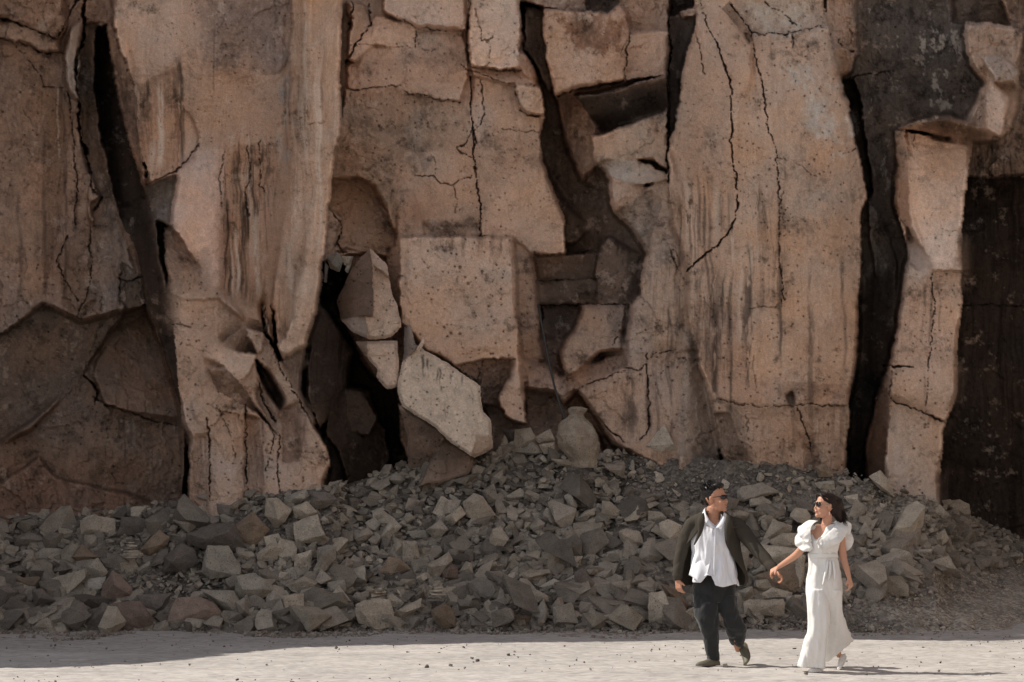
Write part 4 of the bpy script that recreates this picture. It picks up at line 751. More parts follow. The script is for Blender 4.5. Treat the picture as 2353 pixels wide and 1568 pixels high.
for p_, k_, l_ in [([(752,590),(775,580),(790,600),(780,625),(758,618)], 'g', "rounded stone jammed in the cleft left of the leaning slab"), ([(785,588),(812,590),(806,612),(790,610)], 't', "small pale stone jammed at the top of the leaning slab"),
                   ([(746,600),(756,612),(750,650),(744,648)], 'd', "thin dark stone at the left side of the cleft"), ([(798,600),(808,606),(800,630),(792,622)], 'g', "small grey stone under the top of the leaning slab")]:
    traced(p_, k_, l_, 'rock', 'rock', None, D=31.2)
# medium stones of the slope, then the countless rest as one mass
def templates(n, flat):
    T = []
    for i in range(n):
        rr_ = random.Random(100 + i + int(flat * 1000)); bm = bmesh.new()
        sx_, sy_, sz_ = 1, rr_.uniform(.55, .95), rr_.uniform(*( (.16, .38) if flat else (.4, .75)))
        for j in range(rr_.randint(10, 15)):
            a = rr_.uniform(0, 2 * math.pi); q = rr_.choice((-1, 1)); rad = rr_.uniform(.75, 1) if rr_.random() < .8 else rr_.uniform(.2, .6)
            bm.verts.new((math.cos(a) * rad * sx_, math.sin(a) * rad * sy_, q * sz_ * rr_.uniform(.6, 1)))
        bmesh.ops.convex_hull(bm, input=bm.verts); bmesh.ops.delete(bm, geom=[v for v in bm.verts if not v.link_faces], context='VERTS')
        bmesh.ops.triangulate(bm, faces=bm.faces); bm.verts.index_update()
        T.append((np.array([v.co[:] for v in bm.verts]), np.array([[v.index for v in f.verts] for f in bm.faces]))); bm.free()
    return T
TF = templates(26, True); TB = templates(18, False)
def in_any(x, y, shrink=.8):
    for p in OUT:
        c = p.mean(0); q = c + (p - c) * shrink; n = len(q); r_ = False
        if x < q[:, 0].min() or x > q[:, 0].max() or y < q[:, 1].min() or y > q[:, 1].max(): continue
        for i in range(n):
            ax, ay = q[i]; bx, by = q[(i + 1) % n]
            if (ay > y) != (by > y) and x < (bx - ax) * (y - ay) / (by - ay) + ax: r_ = not r_
        if r_: return True
    return False
def slope_pos(x, y): return at(x, y, float(dter(x, y)))
def rnd_rot(g=RS, slope=True, tilt=24):
    return Euler((R((30 if slope else 0) + g.gauss(0, tilt)), R(g.gauss(0, tilt)), 0)).to_matrix() @ Euler((0, 0, g.uniform(0, 6.28))).to_matrix()
placed = []
def free(x, y, r):
    for a, b, c in placed:
        if (a - x) ** 2 + ((b - y) * 1.25) ** 2 < ((c + r) * .78) ** 2: return False
    return True
MED_L = {'l': "medium grey stone lying among the boulders of the left slope", 'c': "medium angular grey stone in the loose central slope",
         'r': "medium weathered stone on the right hand slope behind the woman", 't': "small slab on the upper part of the rubble heap"}
n_med = 0; tries = 0
meds = []
while n_med < 300 - len(BOUL) - 4 and tries < 30000:
    tries += 1; x = RS.uniform(-20, 2340); yt = float(np.interp(x, YT[:, 0], YT[:, 1])); yb = float(bot(x)); y = RS.uniform(yt + 8, yb - 8)
    r_ = RS.choice((16, 19, 22, 27)) * (1.15 if x < 760 else 1.0) * (.55 + .45 * (y - yt) / (yb - yt)) * (.85 if x > 1950 else 1)
    if in_any(x, y, 1.3) or not free(x, y, r_): continue
    if 1650 < x < 2150 and y > 1240: continue
    placed.append((x, y, r_)); meds.append((x, y, r_)); n_med += 1
LM = [(272,1352,'reddish peaked boulder'), (302,1415,'red front boulder'), (447,1405,'wide reddish boulder'), (588,1352,'large tilted grey block'), (672,1392,'pale cube shaped block'), (568,1217,'brown diamond slab'),
 (225,1210,'flat faced block at the left cliff foot'), (709,1217,'pale cracked boulder'), (107,1278,'broad smooth left slab'), (860,1412,'rounded tan boulder'), (1019,1419,'dark round boulder'), (1031,1315,'pinkish disc stone'),
 (1101,1164,'largest upper centre stone'), (1328,1000,'stone jar'), (1347,1338,'dark triangular rock'), (1503,1253,'hexagonal stone'), (1520,1015,'triangular leaning slab'), (1742,1131,'large slab between the heads'),
 (2205,1168,'rounded boulder ending the pile'), (2190,1316,'largest loose rock on the right'), (2025,1111,'pointed slab under the right pillar'), (1757,1396,'long block between the couple'), (830,1095,'dark cave mouth'), (1655,1300,'man'), (1890,1300,'woman'),
 (411,1275,'dark purple grey boulder'), (494,1290,'upright rounded grey block'), (800,1315,'flat fronted dark block'), (945,1268,'upright squared stone'), (1180,1135,'lens shaped slab'), (1449,1234,'large tan slab by the shoulder'), (1306,1420,'broad grey stone at the road'), (1215,1370,'flat topped grey block')]
USED = set()
def med_label(x, y, ki, flat):
    for lx, ly, nm in sorted(LM, key=lambda q: (q[0] - x) ** 2 + (q[1] - y) ** 2)[:5]:
        s_ = med_text(x, y, ki, flat, lx, ly, nm)
        if s_ not in USED: break
    USED.add(s_); return s_
def med_text(x, y, ki, flat, lx, ly, nm):
    dx, dy = x - lx, y - ly; far = math.hypot(dx, dy)
    if abs(dx) > 2 * abs(dy): dr = 'right of' if dx > 0 else 'left of'
    elif abs(dy) > 2 * abs(dx): dr = 'above' if dy < 0 else 'below'
    else: dr = ('upper ' if dy < 0 else 'lower ') + ('right' if dx > 0 else 'left') + ' of'
    return '%s %s stone %s%s %s' % ({'g': 'grey', 't': 'tan', 'p': 'pale', 'd': 'dark grey', 'b': 'brown'}[ki], 'slab like' if flat else 'blocky', 'close ' if far < 45 else '', dr, nm)
for x, y, r_ in meds:
    T = TF if RS.random() < .68 else TB; V, Fc = RS.choice(T); k = float(dter(x, y)) / FX * r_
    bm = bmesh.new(); vs_ = [bm.verts.new(Vector(v) * k) for v in V]
    for f in Fc: bm.faces.new([vs_[i] for i in f])
    rough_rock(bm, k * 2, x * .37 + y, .022, max(.024, k / 6), .014)
    ki = RS.choice('ggggtttdb' if x < 760 else 'gggggttttp'); yt = float(np.interp(x, YT[:, 0], YT[:, 1]))
    z = 't' if y < yt + 70 else ('l' if x < 760 else ('c' if x < 1700 else 'r'))
    o = link('rock', from_bm('rock', bm), RM[ki], None, False)
    M = rnd_rot(tilt=26).to_4x4(); o.data.transform(M); p = slope_pos(x, y) + Vector((0, -k * .25, k * .2)); o.data.transform(Matrix.Translation(p)); set_origin(o)
    lab_ = med_label(x, y, ki, T is TF)
    tag(o, lab_, 'rock', {'l': 'medium stones of the left slope', 'c': 'medium stones of the central slope', 'r': 'medium stones of the right slope', 't': 'slabs near the crest of the rubble'}[z])
def scatter(name, label, specs, mat, seed):
    """specs: list of (position, radius, rotation matrix, colour, flat) -> one mesh"""
    VV, FF, CC = [], [], []; n = 0; g = random.Random(seed)
    for p, r_, M, col, fl in specs:
        V, Fc = g.choice(TF if fl else TB); v = (V * r_) @ np.array(M).T + np.array(p); VV.append(v); FF.append(Fc + n); n += len(v)
        CC.append(np.repeat(np.array([[*col, 1.]]), len(v), 0))
    me = mesh_np(name, np.concatenate(VV), np.concatenate(FF), 3); a = me.color_attributes.new("stone", 'FLOAT_COLOR', 'POINT')
    a.data.foreach_set('color', np.concatenate(CC).astype(np.float32).ravel()); o = link(name, me, mat, None, False); tag(o, label, None, None, 'stuff'); return o
def scol(g, warm=0.):
    b = g.uniform(.62, 1.3); q = g.random()
    c = (.51, .432, .35) if q < .62 else ((.62, .53, .415) if q < .84 else ((.43, .36, .295) if q < .92 else (.31, .27, .225)))
    return tuple(v * b for v in c)
sp = []; g = random.Random(21); cnt = 0
while cnt < 11500:
    x = g.uniform(-50, 2400); yt = float(np.interp(x, YT[:, 0], YT[:, 1])); yb = float(bot(x)); y = g.uniform(yt - 6, yb + 3)
    f = (y - yt) / (yb - yt); r_ = g.lognormvariate(math.log(12.5), .5) * (.60 + .55 * f) * (.62 + .8 * float(fbm(np.array([x]), np.array([y]), 90, 3, 151)[0]))
    if x < 760: r_ *= 1.1
    if 1430 < x < 2120 and f < .28: r_ *= .5                # fine gravel on the crest, right
    if 300 < x < 520 and 1300 < y < 1380: r_ *= .45
    if x > 2100: r_ *= .8
    if in_any(x, y, .98) and g.random() > .05: continue
    k = float(dter(x, y)) / FX * r_; p = slope_pos(x, y) + Vector((0, -g.uniform(-.2, .8) * k, g.uniform(-.2, .6) * k))
    sp.append((p, k, rnd_rot(g, True, 22), scol(g), g.random() < .8)); cnt += 1
scatter("rubble", "loose angular grey rubble covering the slope at the foot of the cliff", sp, RM['m'], 31)
# gravel: along the foot of the slope, the bank on the right and loose on the road
sp = []
for i in range(14000):
    x = g.uniform(-50, 2420); yb = float(bot(x)); lo = 1462 + 34 * (float(fbm(np.array([x]), np.array([0.]), 160, 3, 161)[0]) - .4)
    y = yb + (lo - yb) * g.random() ** (1.3 if x < 1700 else .9) - 4
    if x > 1900 and g.random() < .6 + .3 * math.sin(y * .08 + x * .01): continue
    r_ = g.lognormvariate(math.log(3.0), .5); D = float(dter(x, y)) if y < YB - 2 else float(gd(y)); k = D / FX * r_
    c = (.44, .35, .30) if g.random() < .35 else (.48, .42, .345); b = g.uniform(.6, 1.35) * (1 + .35 * min(1, max(0, (x - 1850) / 150)))
    sp.append((at(x, y, D) + Vector((0, 0, k * .2)), k, rnd_rot(g, False, 20), tuple(v * b for v in c), g.random() < .5))
scatter("gravel", "fine purplish grey gravel along the foot of the rubble and on the right hand bank", sp, RM['m'], 32)
sp = []
for i in range(1000):
    D = g.uniform(18.5, 28); x = g.uniform(-.25, .25) * D; k = min(.05, g.lognormvariate(math.log(.008), .5))
    c = (.36, .32, .28) if g.random() < .75 else (.20, .165, .14)
    sp.append((Vector((x, D, k * .25)), k, rnd_rot(g, False, 15), c, False))
for i in range(240):
    D = 28.9 - abs(g.gauss(0, .6)); x = g.uniform(-.22, .22) * D; k = g.uniform(.018, .055)
    sp.append((Vector((x, D, k * .3)), k, rnd_rot(g, False, 12), scol(g), True))
scatter("pebbles", "scattered pebbles and clods on the pale dirt road", sp, RM['m'], 33)
# ================================================================== FALLEN SLABS, STONE JAR, HOSE
def relief_slab(outline, parts, label, D, thick, seed, name='fallen_slab', rg=.6, drips=()):
    """a slab with its own broken front (parts: outline, depth, slope x, slope y, colour), sides and back, cut on a fine grid"""
    p = np.array(outline, float); x0, y0 = p.min(0) - 8; x1, y1 = p.max(0) + 8
    ax = np.arange(x0, x1, 1.6); ay = np.arange(y0, y1, 1.6); GX_, GY_ = np.meshgrid(ax, ay)
    wx = GX_ + (fbm(GX_, GY_, 26, 4, seed) - .5) * 9; wy = GY_ + (fbm(GX_, GY_, 26, 4, seed + 3) - .5) * 9
    def inp(poly):
        q = np.array(poly, float); r_ = np.zeros(wx.shape, bool)
        for i in range(len(q)):
            a, b = q[i]; c_, d_ = q[(i + 1) % len(q)]
            if b == d_: continue
            r_ ^= ((b > wy) != (d_ > wy)) & (wx < (c_ - a) * (wy - b) / (d_ - b) + a)
        return r_
    M_ = inp(outline); dep = np.zeros(wx.shape); col = np.zeros(wx.shape + (3,)) + np.array(parts[0][4])
    for poly, d, gx, gy, cc in parts:
        m_ = inp(poly) if poly else M_; q = np.array(poly if poly else outline, float); cx_, cy_ = q.min(0) / 2 + q.max(0) / 2
        dep[m_] = (d + gx * (GX_ - cx_) / 100 + gy * (GY_ - cy_) / 100)[m_]; col[m_] = cc
    Mf = M_.astype(float); dep = blur(dep * Mf, 1, 1) / np.maximum(blur(Mf, 1, 1), .05); e = blur(Mf, 4, 2)
    dep = dep + np.clip(.92 - e, 0, .5) * .22
    f1, f2, h_, ox, oy = cells(wx, wy, 34, seed)
    dep += ((hsh(h_, 1) - .5) * ox + (hsh(h_, 2) - .5) * oy) * .10 * rg + (fbm(GX_, GY_, 40, 4, seed + 5) - .5) * .12 * rg + (fbm(GX_, GY_, 7, 3, seed + 6) - .5) * .015
    pd, _, ph, _, _ = cells(GX_, GY_, 12, seed + 9); pr = hsh(ph, 4); pr = np.where(pr > .5, (pr - .5) * .42, 0); pm = np.clip((pr - pd) / .05, 0, 1); dep += pm * .02
    n_ = fbm(GX_, GY_, 30, 6, seed + 11, .75); col = col * (.62 + .75 * n_)[..., None] * (.85 + .3 * fbm(GX_, GY_, 5, 3, seed + 12))[..., None] * (1 - .6 * pm)[..., None]
    col = col * (1 + np.clip(.8 - e, 0, .5) * .5)[..., None]
    for (dx, dy0, dy1, w, k) in drips:
        a = np.clip(1.3 - np.abs(GX_ - dx + (fbm(GX_, GY_, 20, 2, 5) - .5) * 6) / w, 0, 1) * sst(dy0 - 6, dy0 + 6, GY_) * (1 - sst(dy1 - 15, dy1 + 8, GY_)) * sst(.3, .55, fbm(GX_, GY_ * .3, 8, 3, 6)) * k
        col = col * (1 - a[..., None]) + np.array((.05, .04, .033)) * a[..., None]
    Dd = D + dep; X1 = (GX_ - CX) / FX * Dd; Z1 = CH - (GY_ - HY) / FX * Dd
    Db = D + thick + 0 * Dd; X2 = (GX_ - CX) / FX * Db; Z2 = CH - (GY_ - HY) / FX * Db
    r_, c_ = GX_.shape; ix = np.arange(r_ * c_).reshape(r_, c_); ok = M_[:-1, :-1] & M_[1:, :-1] & M_[:-1, 1:] & M_[1:, 1:]
    A, B_, C_, E_ = ix[:-1, :-1][ok], ix[1:, :-1][ok], ix[1:, 1:][ok], ix[:-1, 1:][ok]; nv = r_ * c_
    Fs = [np.stack([A, B_, C_, E_], 1), np.stack([E_, C_, B_, A], 1) + nv]
    okp = np.pad(ok, 1)
    for dr, dc, (u, v) in ((-1, 0, (lambda i, j: (i, j + 1), lambda i, j: (i, j))), (1, 0, (lambda i, j: (i + 1, j), lambda i, j: (i + 1, j + 1))),
                           (0, -1, (lambda i, j: (i, j), lambda i, j: (i + 1, j))), (0, 1, (lambda i, j: (i + 1, j + 1), lambda i, j: (i, j + 1)))):
        b_ = ok & ~okp[1 + dr:1 + dr + ok.shape[0], 1 + dc:1 + dc + ok.shape[1]]; I, J = np.where(b_)
        if len(I): ui = ix[u(I, J)]; vi = ix[v(I, J)]; Fs.append(np.stack([ui, vi, vi + nv, ui + nv], 1))
    V = np.concatenate([np.stack([X1.ravel(), Dd.ravel(), Z1.ravel()], 1), np.stack([X2.ravel(), Db.ravel(), Z2.ravel()], 1)]); Fa = np.concatenate(Fs)
    used = np.unique(Fa); rm = np.full(len(V), -1); rm[used] = np.arange(len(used)); V = V[used]; Fa = rm[Fa]
    cc = np.concatenate([col.reshape(-1, 3)] * 2)[used]
    me = mesh_np(name, V, Fa, 4); a = me.color_attributes.new("stone", 'FLOAT_COLOR', 'POINT')
    a.data.foreach_set('color', np.concatenate([cc, np.ones((len(cc), 1))], 1).astype(np.float32).ravel())
    o = link(name, me, cliff.data.materials[0], None, True); tag(o, label, 'slab'); set_origin(o); OUT.append(p); return o
LS = (.65, .488, .378); MS = (.38, .28, .21)
relief_slab([(848,569),(889,603),(899,665),(919,725),(924,751),(900,776),(846,781),(812,766),(784,735),(773,691),(812,609)],
 [(None, -.35, .1, -.1, LS), ([(848,560),(857,600),(857,725),(840,727),(784,740),(765,691),(812,600)], -.12, -1.6, 0, (.27,.19,.145)),  # left flank coloured darker in place of its shade
  ([(780,735),(840,727),(846,790),(800,770)], -.3, -.8, -.5, (.42,.33,.27)), ([(848,565),(889,603),(896,640),(857,610)], -.25, .3, -.9, LS)],
 "tall cracked slab with a dark left flank leaning beside the big squared block", 31.0, .6, 201)
relief_slab([(816,786),(846,786),(912,780),(917,830),(920,889),(890,897),(862,868),(866,853)],
 [(None, -.35, .1, -.05, LS), ([(810,780),(843,784),(846,835),(830,810)], -.25, -.9, 0, MS)],
 "broken lower end of the leaning slab, hanging over the dark cave", 30.95, .5, 211)
relief_slab([(930,751),(945,749),(957,790),(975,806),(1035,836),(1073,862),(1103,888),(1110,946),(1126,961),(1134,1029),(1090,1056),(1035,1018),(998,980),(923,937),(912,890),(924,830)],
 [(None, -.35, .02, -.22, (.70,.555,.43)), ([(930,745),(950,745),(960,800),(930,830),(918,830)], -.2, -.5, 0, (.33,.26,.215)), ([(1095,1000),(1140,1000),(1140,1060),(1080,1060)], -.5, .2, .4, LS)],
 "long pale slab slumped below the big squared block, streaked with black runs", 30.9, .55, 221, rg=.35,
 drips=[(972,815,870,4,.8), (982,825,850,3,.8), (1003,835,880,4,.9), (1012,845,900,4,.9), (1035,850,875,3,.7), (1060,862,885,3,.6), (1022,925,960,2,.5), (1085,915,930,3,.5)])
relief_slab([(912,926),(940,945),(998,976),(1036,1014),(1092,1050),(1080,1090),(938,1130),(936,1003)],
 [(None, .0, .1, .5, (.30,.215,.165)), ([(1028,1003),(1100,1050),(1080,1100),(960,1120),(990,1060)], -.1, .3, -.5, (.34,.25,.195))],
 "dark wedge of rock under the long pale slumped slab", 31.05, .5, 231)
relief_slab([(957,806),(970,773),(976,790),(966,814)], [(None, -.1, 0, 0, LS)], "thin upright splinter of stone on the shoulder of the long pale slab", 30.5, .1, 241, 'stone_splinter', .2)
# stone jar carved from a block: round on one side, still squared on the other
def jar():
    prof = [(935,1312),(937,1323),(941,1322),(950,1314),(958,1316),(966,1322),(978,1345),(990,1352),(1005,1353),(1020,1350),(1035,1342),(1050,1330),(1062,1328),(1072,1330)]
    left = [(935,1318-1),(937,1308),(941,1307),(950,1311),(958,1308),(966,1296),(978,1284),(990,1280),(1005,1279),(1020,1280),(1035,1290),(1050,1312),(1062,1316),(1072,1318)]
    rows = [935, 940, 946, 953, 960, 968, 978, 990, 1003, 1018, 1032, 1046, 1060, 1076]
    Lx = [1312, 1305, 1306, 1309, 1303, 1292, 1283, 1280, 1279, 1281, 1289, 1300, 1312, 1316]
    Rx = [1336, 1350, 1348, 1341, 1342, 1350, 1362, 1370, 1376, 1377, 1375, 1373, 1371, 1373]
    D = 30.3; k = D / FX; NS = 64; V = []; fr = np.interp
    ry = np.arange(935, 1077, 1.8)
    for y in ry:
        l = fr(y, rows, Lx); r_ = fr(y, rows, Rx); cx_ = (l + r_) / 2; w = (r_ - l) / 2 * k
        for j in range(NS):
            t = 2 * math.pi * j / NS; c_, s_ = math.cos(t), math.sin(t)
            sq = 1 / max(abs(c_ * .92 + s_ * .4), abs(-c_ * .4 + s_ * .92)); q = 1.0 * (1 - .8) + min(sq, 1.25) * .8 if s_ < .3 else 1.0
            n_ = mnoise.noise(Vector((c_ * 2.2, s_ * 2.2, y * .05))) * .14 + mnoise.noise(Vector((c_ * 5, s_ * 5, y * .12))) * .06 + mnoise.noise(Vector((c_ * 14, s_ * 14, y * .35))) * .025
            V.append(Vector(((cx_ - CX) / FX * D + c_ * w * min(1.0, q) * (1 + n_), D + s_ * w * q * (1 + n_) * .95, CH - (y - HY) / FX * D + n_ * .05)))
    bm = bmesh.new(); vv = [bm.verts.new(v) for v in V]; n = len(ry)
    for i in range(n - 1):
        for j in range(NS): bm.faces.new((vv[i * NS + j], vv[(i + 1) * NS + j], vv[(i + 1) * NS + (j + 1) % NS], vv[i * NS + (j + 1) % NS]))
    bm.faces.new([vv[j] for j in range(NS)]); bm.faces.new([vv[(n - 1) * NS + j] for j in reversed(range(NS))])
    o = link('stone_jar', from_bm('stone_jar', bm), rock_mat('jar_stone', (.40, .325, .25)), None, True); tag(o, "rough carved stone jar with a narrow neck standing on the rubble crest", 'jar'); set_origin(o)
jar()
def tube_bm(bm, pts, rad, n=8, caps=True):
    """round tube through points; rad may be one value or a list"""
    P = [Vector(p) for p in pts]; rings = []; up = Vector((0, 1, 0.01))
    for i, p in enumerate(P):
        t = (P[min(i + 1, len(P) - 1)] - P[max(i - 1, 0)]).normalized(); a = t.cross(up)
        if a.length < .05: a = t.cross(Vector((1, 0, 0)))
        a.normalize(); b = t.cross(a); r_ = rad[i] if isinstance(rad, (list, tuple)) else rad
        rings.append([bm.verts.new(p + (a * math.cos(q) + b * math.sin(q)) * r_) for q in [2 * math.pi * j / n for j in range(n)]])
    for A, B_ in zip(rings, rings[1:]):
        for j in range(n): bm.faces.new((A[j], A[(j + 1) % n], B_[(j + 1) % n], B_[j]))
    if caps: bm.faces.new(list(reversed(rings[0]))); bm.faces.new(rings[-1])
bm = bmesh.new(); hp = tE([(1340,500),(1352,580),(1368,660),(1385,760),(1402,840),(1415,900),(1440,1010),(1470,1110),(1500,1190),(1515,1230)])
tube_bm(bm, [at(x, y, 31.55 - .55 * i / 9) for i, (x, y) in enumerate(hp)], .014, 8)
m_h, nt, nl, bs = newmat("black_hose"); bs.inputs['Base Color'].default_value = (.03, .028, .026, 1); bs.inputs['Roughness'].default_value = .6
o = link('hose', from_bm('hose', bm), m_h); tag(o, "thin black hose hanging down the rock to the stone jar", 'hose'); set_origin(o)
# little cairns of flat stones
for nm, lab, (zx, zy), n_ in [('stone_stack', "little cairn of flat stones balanced near the dark round boulder", (735.3 + 800 * .3359, 1029.4 + 1040 * .3359), 7),
                        ('stone_stack', "tiny cairn of flat stones on top of the rounded tan boulder", (735.3 + 410 * .3359, 1029.4 + 1030 * .3359), 4),
                        ('stone_stack', "short cairn of flat dark stones in the middle of the left slope", (905 * .3359, 1066 + 640 * .3359), 6)]:
    t_ = bpy.data.objects.new(nm, None); COL.objects.link(t_); D = float(dter(zx, zy + 10)) - .32; base = at(zx, zy, D); t_.location = base; tag(t_, lab, 'cairn'); gz_c = 0
    for i in range(n_):
        V, Fc = RS.choice(TF); k = (.16 - .016 * i) * RS.uniform(.85, 1.1); bm = bmesh.new(); h_ = .035
        vs_ = [bm.verts.new(Vector((v[0] * k, v[1] * k * .8, v[2] * k * .45))) for v in V]
        for f in Fc: bm.faces.new([vs_[j] for j in f])
        rough_rock(bm, k * 2, i * 3.3 + zx, .02, .03, .012)
        o = link('stone', from_bm('stone', bm), RM[RS.choice('gtp')], t_, False); o.location = (RS.uniform(-.015, .015), 0, gz_c); o.rotation_euler = (RS.uniform(-.08, .08), RS.uniform(-.08, .08), RS.uniform(0, 6)); gz_c += h_
# ================================================================== THE COUPLE
def plain(name, col, rough=.8, bump=0., scale=60., sheen=0., sss=0.):
    m, nt, nl, bs = newmat(name); bs.inputs['Base Color'].default_value = (*col, 1); bs.inputs['Roughness'].default_value = rough; bs.inputs['Specular IOR Level'].default_value = .25
    tc = N(nt, 'ShaderNodeTexCoord'); n = N(nt, 'ShaderNodeTexNoise', Scale=scale, Detail=4.); nl.new(tc.outputs['Object'], n.inputs['Vector'])
    mr = N(nt, 'ShaderNodeMapRange'); mr.inputs['To Min'].default_value = .86; mr.inputs['To Max'].default_value = 1.14; nl.new(n.outputs['Fac'], mr.inputs['Value'])
    s = N(nt, 'ShaderNodeVectorMath', operation='SCALE'); s.inputs[0].default_value = col; nl.new(mr.outputs[0], s.inputs['Scale']); nl.new(s.outputs[0], bs.inputs['Base Color'])
    if bump: b = N(nt, 'ShaderNodeBump', Strength=.4, Distance=bump); nl.new(n.outputs['Fac'], b.inputs['Height']); nl.new(b.outputs[0], bs.inputs['Normal'])
    if sheen: bs.inputs['Sheen Weight'].default_value = sheen
    if sss: bs.inputs['Subsurface Weight'].default_value = sss; bs.inputs['Subsurface Radius'].default_value = (.02, .008, .004); bs.inputs['Subsurface Scale'].default_value = .3
    return m
WS = bpy.data.scenes.new('workshop')                 # a bare scene to evaluate modifiers in, removed at the end
def work_dg():
    with bpy.context.temp_override(scene=WS, view_layer=WS.view_layers[0]):
        dg = bpy.context.evaluated_depsgraph_get(); dg.update(); return dg
class Fig:
    """a figure laid out in photograph pixels at distance D; q(x, y, dy) gives the world point, dy metres further away"""
    def __init__(s, D): s.D = D; s.k = D / 6044.0
    def q(s, x, y, dy=0.): return at(sx(x), sx(y), s.D + dy) if False else Vector(((x - 1280) * s.k, s.D + dy, CH - (y - 1253) * s.k))
def ring_loft(bm, F, rings, n=28, a0=0., a1=2 * math.pi, top=None, cap=True, fold=None):
    """rings: (x, y, dy, halfwidth px, halfdepth px, tilt deg). Angle 0 faces the camera, +90 deg is picture right"""
    closed = abs(a1 - a0 - 2 * math.pi) < 1e-6 if not callable(a0) else False; rows = []
    for i, rg in enumerate(rings):
        x, y, dy, w, d = rg[:5]; tl = R(rg[5]) if len(rg) > 5 else 0
        A0 = a0(y) if callable(a0) else a0; A1 = a1(y) if callable(a1) else a1; m = n if closed else n + 1; row = []
        for j in range(m):
            a = A0 + (A1 - A0) * j / n; off = w * math.sin(a); dd = -d * math.cos(a) * F.k; yy = y + (top(i, a) if top else 0)
            if fold: f = fold(i, a, y); off *= 1 + f; dd *= 1 + f
            row.append(bm.verts.new(F.q(x + off * math.cos(tl), yy + off * math.sin(tl), dy + dd)))
        rows.append(row)
    for A, B_ in zip(rows, rows[1:]):
        m = len(A)
        for j in range(m if closed else m - 1): bm.faces.new((A[j], A[(j + 1) % m], B_[(j + 1) % m], B_[j]))
    if closed and cap: bm.faces.new(list(reversed(rows[0]))); bm.faces.new(rows[-1])
    return rows
def limb(bm, F, pts, n=12):
    """pts: (x, y, dy, r px) -> round tapering limb with rounded ends"""
    P = [F.q(*p[:3]) for p in pts]; r_ = [p[3] * F.k for p in pts]
    PP = [P[0] + (P[0] - P[1]).normalized() * r_[0] * .7] + P + [P[-1] + (P[-1] - P[-2]).normalized() * r_[-1] * .7]; RR = [r_[0] * .55] + r_ + [r_[-1] * .55]
    Q, S = [PP[0]], [RR[0]]
    for i in range(len(PP) - 1):
        for t in (.5, 1.): Q.append(PP[i].lerp(PP[i + 1], t)); S.append(RR[i] * (1 - t) + RR[i + 1] * t)
    for _ in range(1):
        Q2 = [Q[0]] + [(Q[i - 1] + Q[i] * 2 + Q[i + 1]) / 4 for i in range(1, len(Q) - 1)] + [Q[-1]]; Q = Q2
    tube_bm(bm, Q, S, n)
def blob(bm, c, r3, M=None, seg=16):
    mt = Matrix.Translation(c) @ (M.to_4x4() if M else Matrix.Identity(4)) @ Matrix.Diagonal((*r3, 1)); bmesh.ops.create_uvsphere(bm, u_segments=seg, v_segments=seg // 2 + 2, radius=1, matrix=mt)
def fuse(bm, voxel, smooth=2):
    me = from_bm('tmp', bm); o = bpy.data.objects.new('tmp', me); WS.collection.objects.link(o)
    md = o.modifiers.new('r', 'REMESH'); md.mode = 'VOXEL'; md.voxel_size = voxel
    if smooth: ms = o.modifiers.new('s', 'SMOOTH'); ms.factor = .5; ms.iterations = smooth
    dg = work_dg(); r_ = bpy.data.meshes.new_from_object(o.evaluated_get(dg)); bpy.data.objects.remove(o); bpy.data.meshes.remove(me); return r_
def sub(me, lv=2):
    o = bpy.data.objects.new('t', me); WS.collection.objects.link(o); md = o.modifiers.new('s', 'SUBSURF'); md.levels = lv; md.render_levels = lv
    r_ = bpy.data.meshes.new_from_object(o.evaluated_get(work_dg())); bpy.data.objects.remove(o); return r_
def fold_noise(me, amp, sc, stretch=(1, 1, .35), seed=0):
    """cloth folds: push vertices along normals with stretched noise"""
    s = Vector((seed * 5.1, seed * 2.3, seed * 1.7))
    nr_ = [v.normal.copy() for v in me.vertices]
    for v, vn_ in zip(me.vertices, nr_):
        c = Vector((v.co.x * stretch[0], v.co.y * stretch[1], v.co.z * stretch[2])) * sc + s
        k = abs(mnoise.noise(c)) * 1.6 - .35 + .4 * mnoise.noise(c * 2.3); v.co += vn_ * k * amp
    me.update()
def part(name, me, mat, parent, label=None, smooth=True, solid=0):
    if solid:
        o_ = bpy.data.objects.new('t', me); WS.collection.objects.link(o_); md = o_.modifiers.new('s', 'SOLIDIFY'); md.thickness = solid; md.offset = 0
        dg = work_dg(); m2 = bpy.data.meshes.new_from_object(o_.evaluated_get(dg)); bpy.data.objects.remove(o_); me = m2
    r0 = parent
    while r0.parent: r0 = r0.parent
    me.transform(Matrix.Translation(-r0.location)); me.materials.clear(); o = link(name, me, mat, parent, smooth)
    if label: o['label'] = label
    return o
def head(bm, M, s=1., fem=False):
    """M: local frame, x forward, y to the figure's left, z up; origin between the ears"""
    def b(x, y, z, rx, ry, rz): blob(bm, M @ (Vector((x, y, z)) * s), (rx * s, ry * s, rz * s), M.to_3x3())
    b(-.01, 0, .035, .098, .077, .092); b(.025, 0, -.03, .072, .064, .085); b(.045, 0, -.07, .045, .045 if fem else .052, .042); b(.072, 0, -.098, .022, .024, .02)
    b(.035, .032, -.078, .04, .022, .03); b(.035, -.032, -.078, .04, .022, .03)
    b(.068, .034, -.035, .026, .024, .024); b(.068, -.034, -.035, .026, .024, .024); b(.076, 0, .028, .018, .05, .013)
    b(.094, 0, -.012, .013, .010, .026); b(.104, 0, -.029, .014, .012, .010); b(.095, .011, -.033, .009, .008, .007); b(.095, -.011, -.033, .009, .008, .007)
    b(.087, 0, -.053, .011, .022, .005); b(.085, 0, -.071, .012, .020, .006)
    for y in (.076, -.076): b(-.004, y, -.008, .018, .009, .030); b(-.008, y * 1.09, .004, .014, .007, .020)
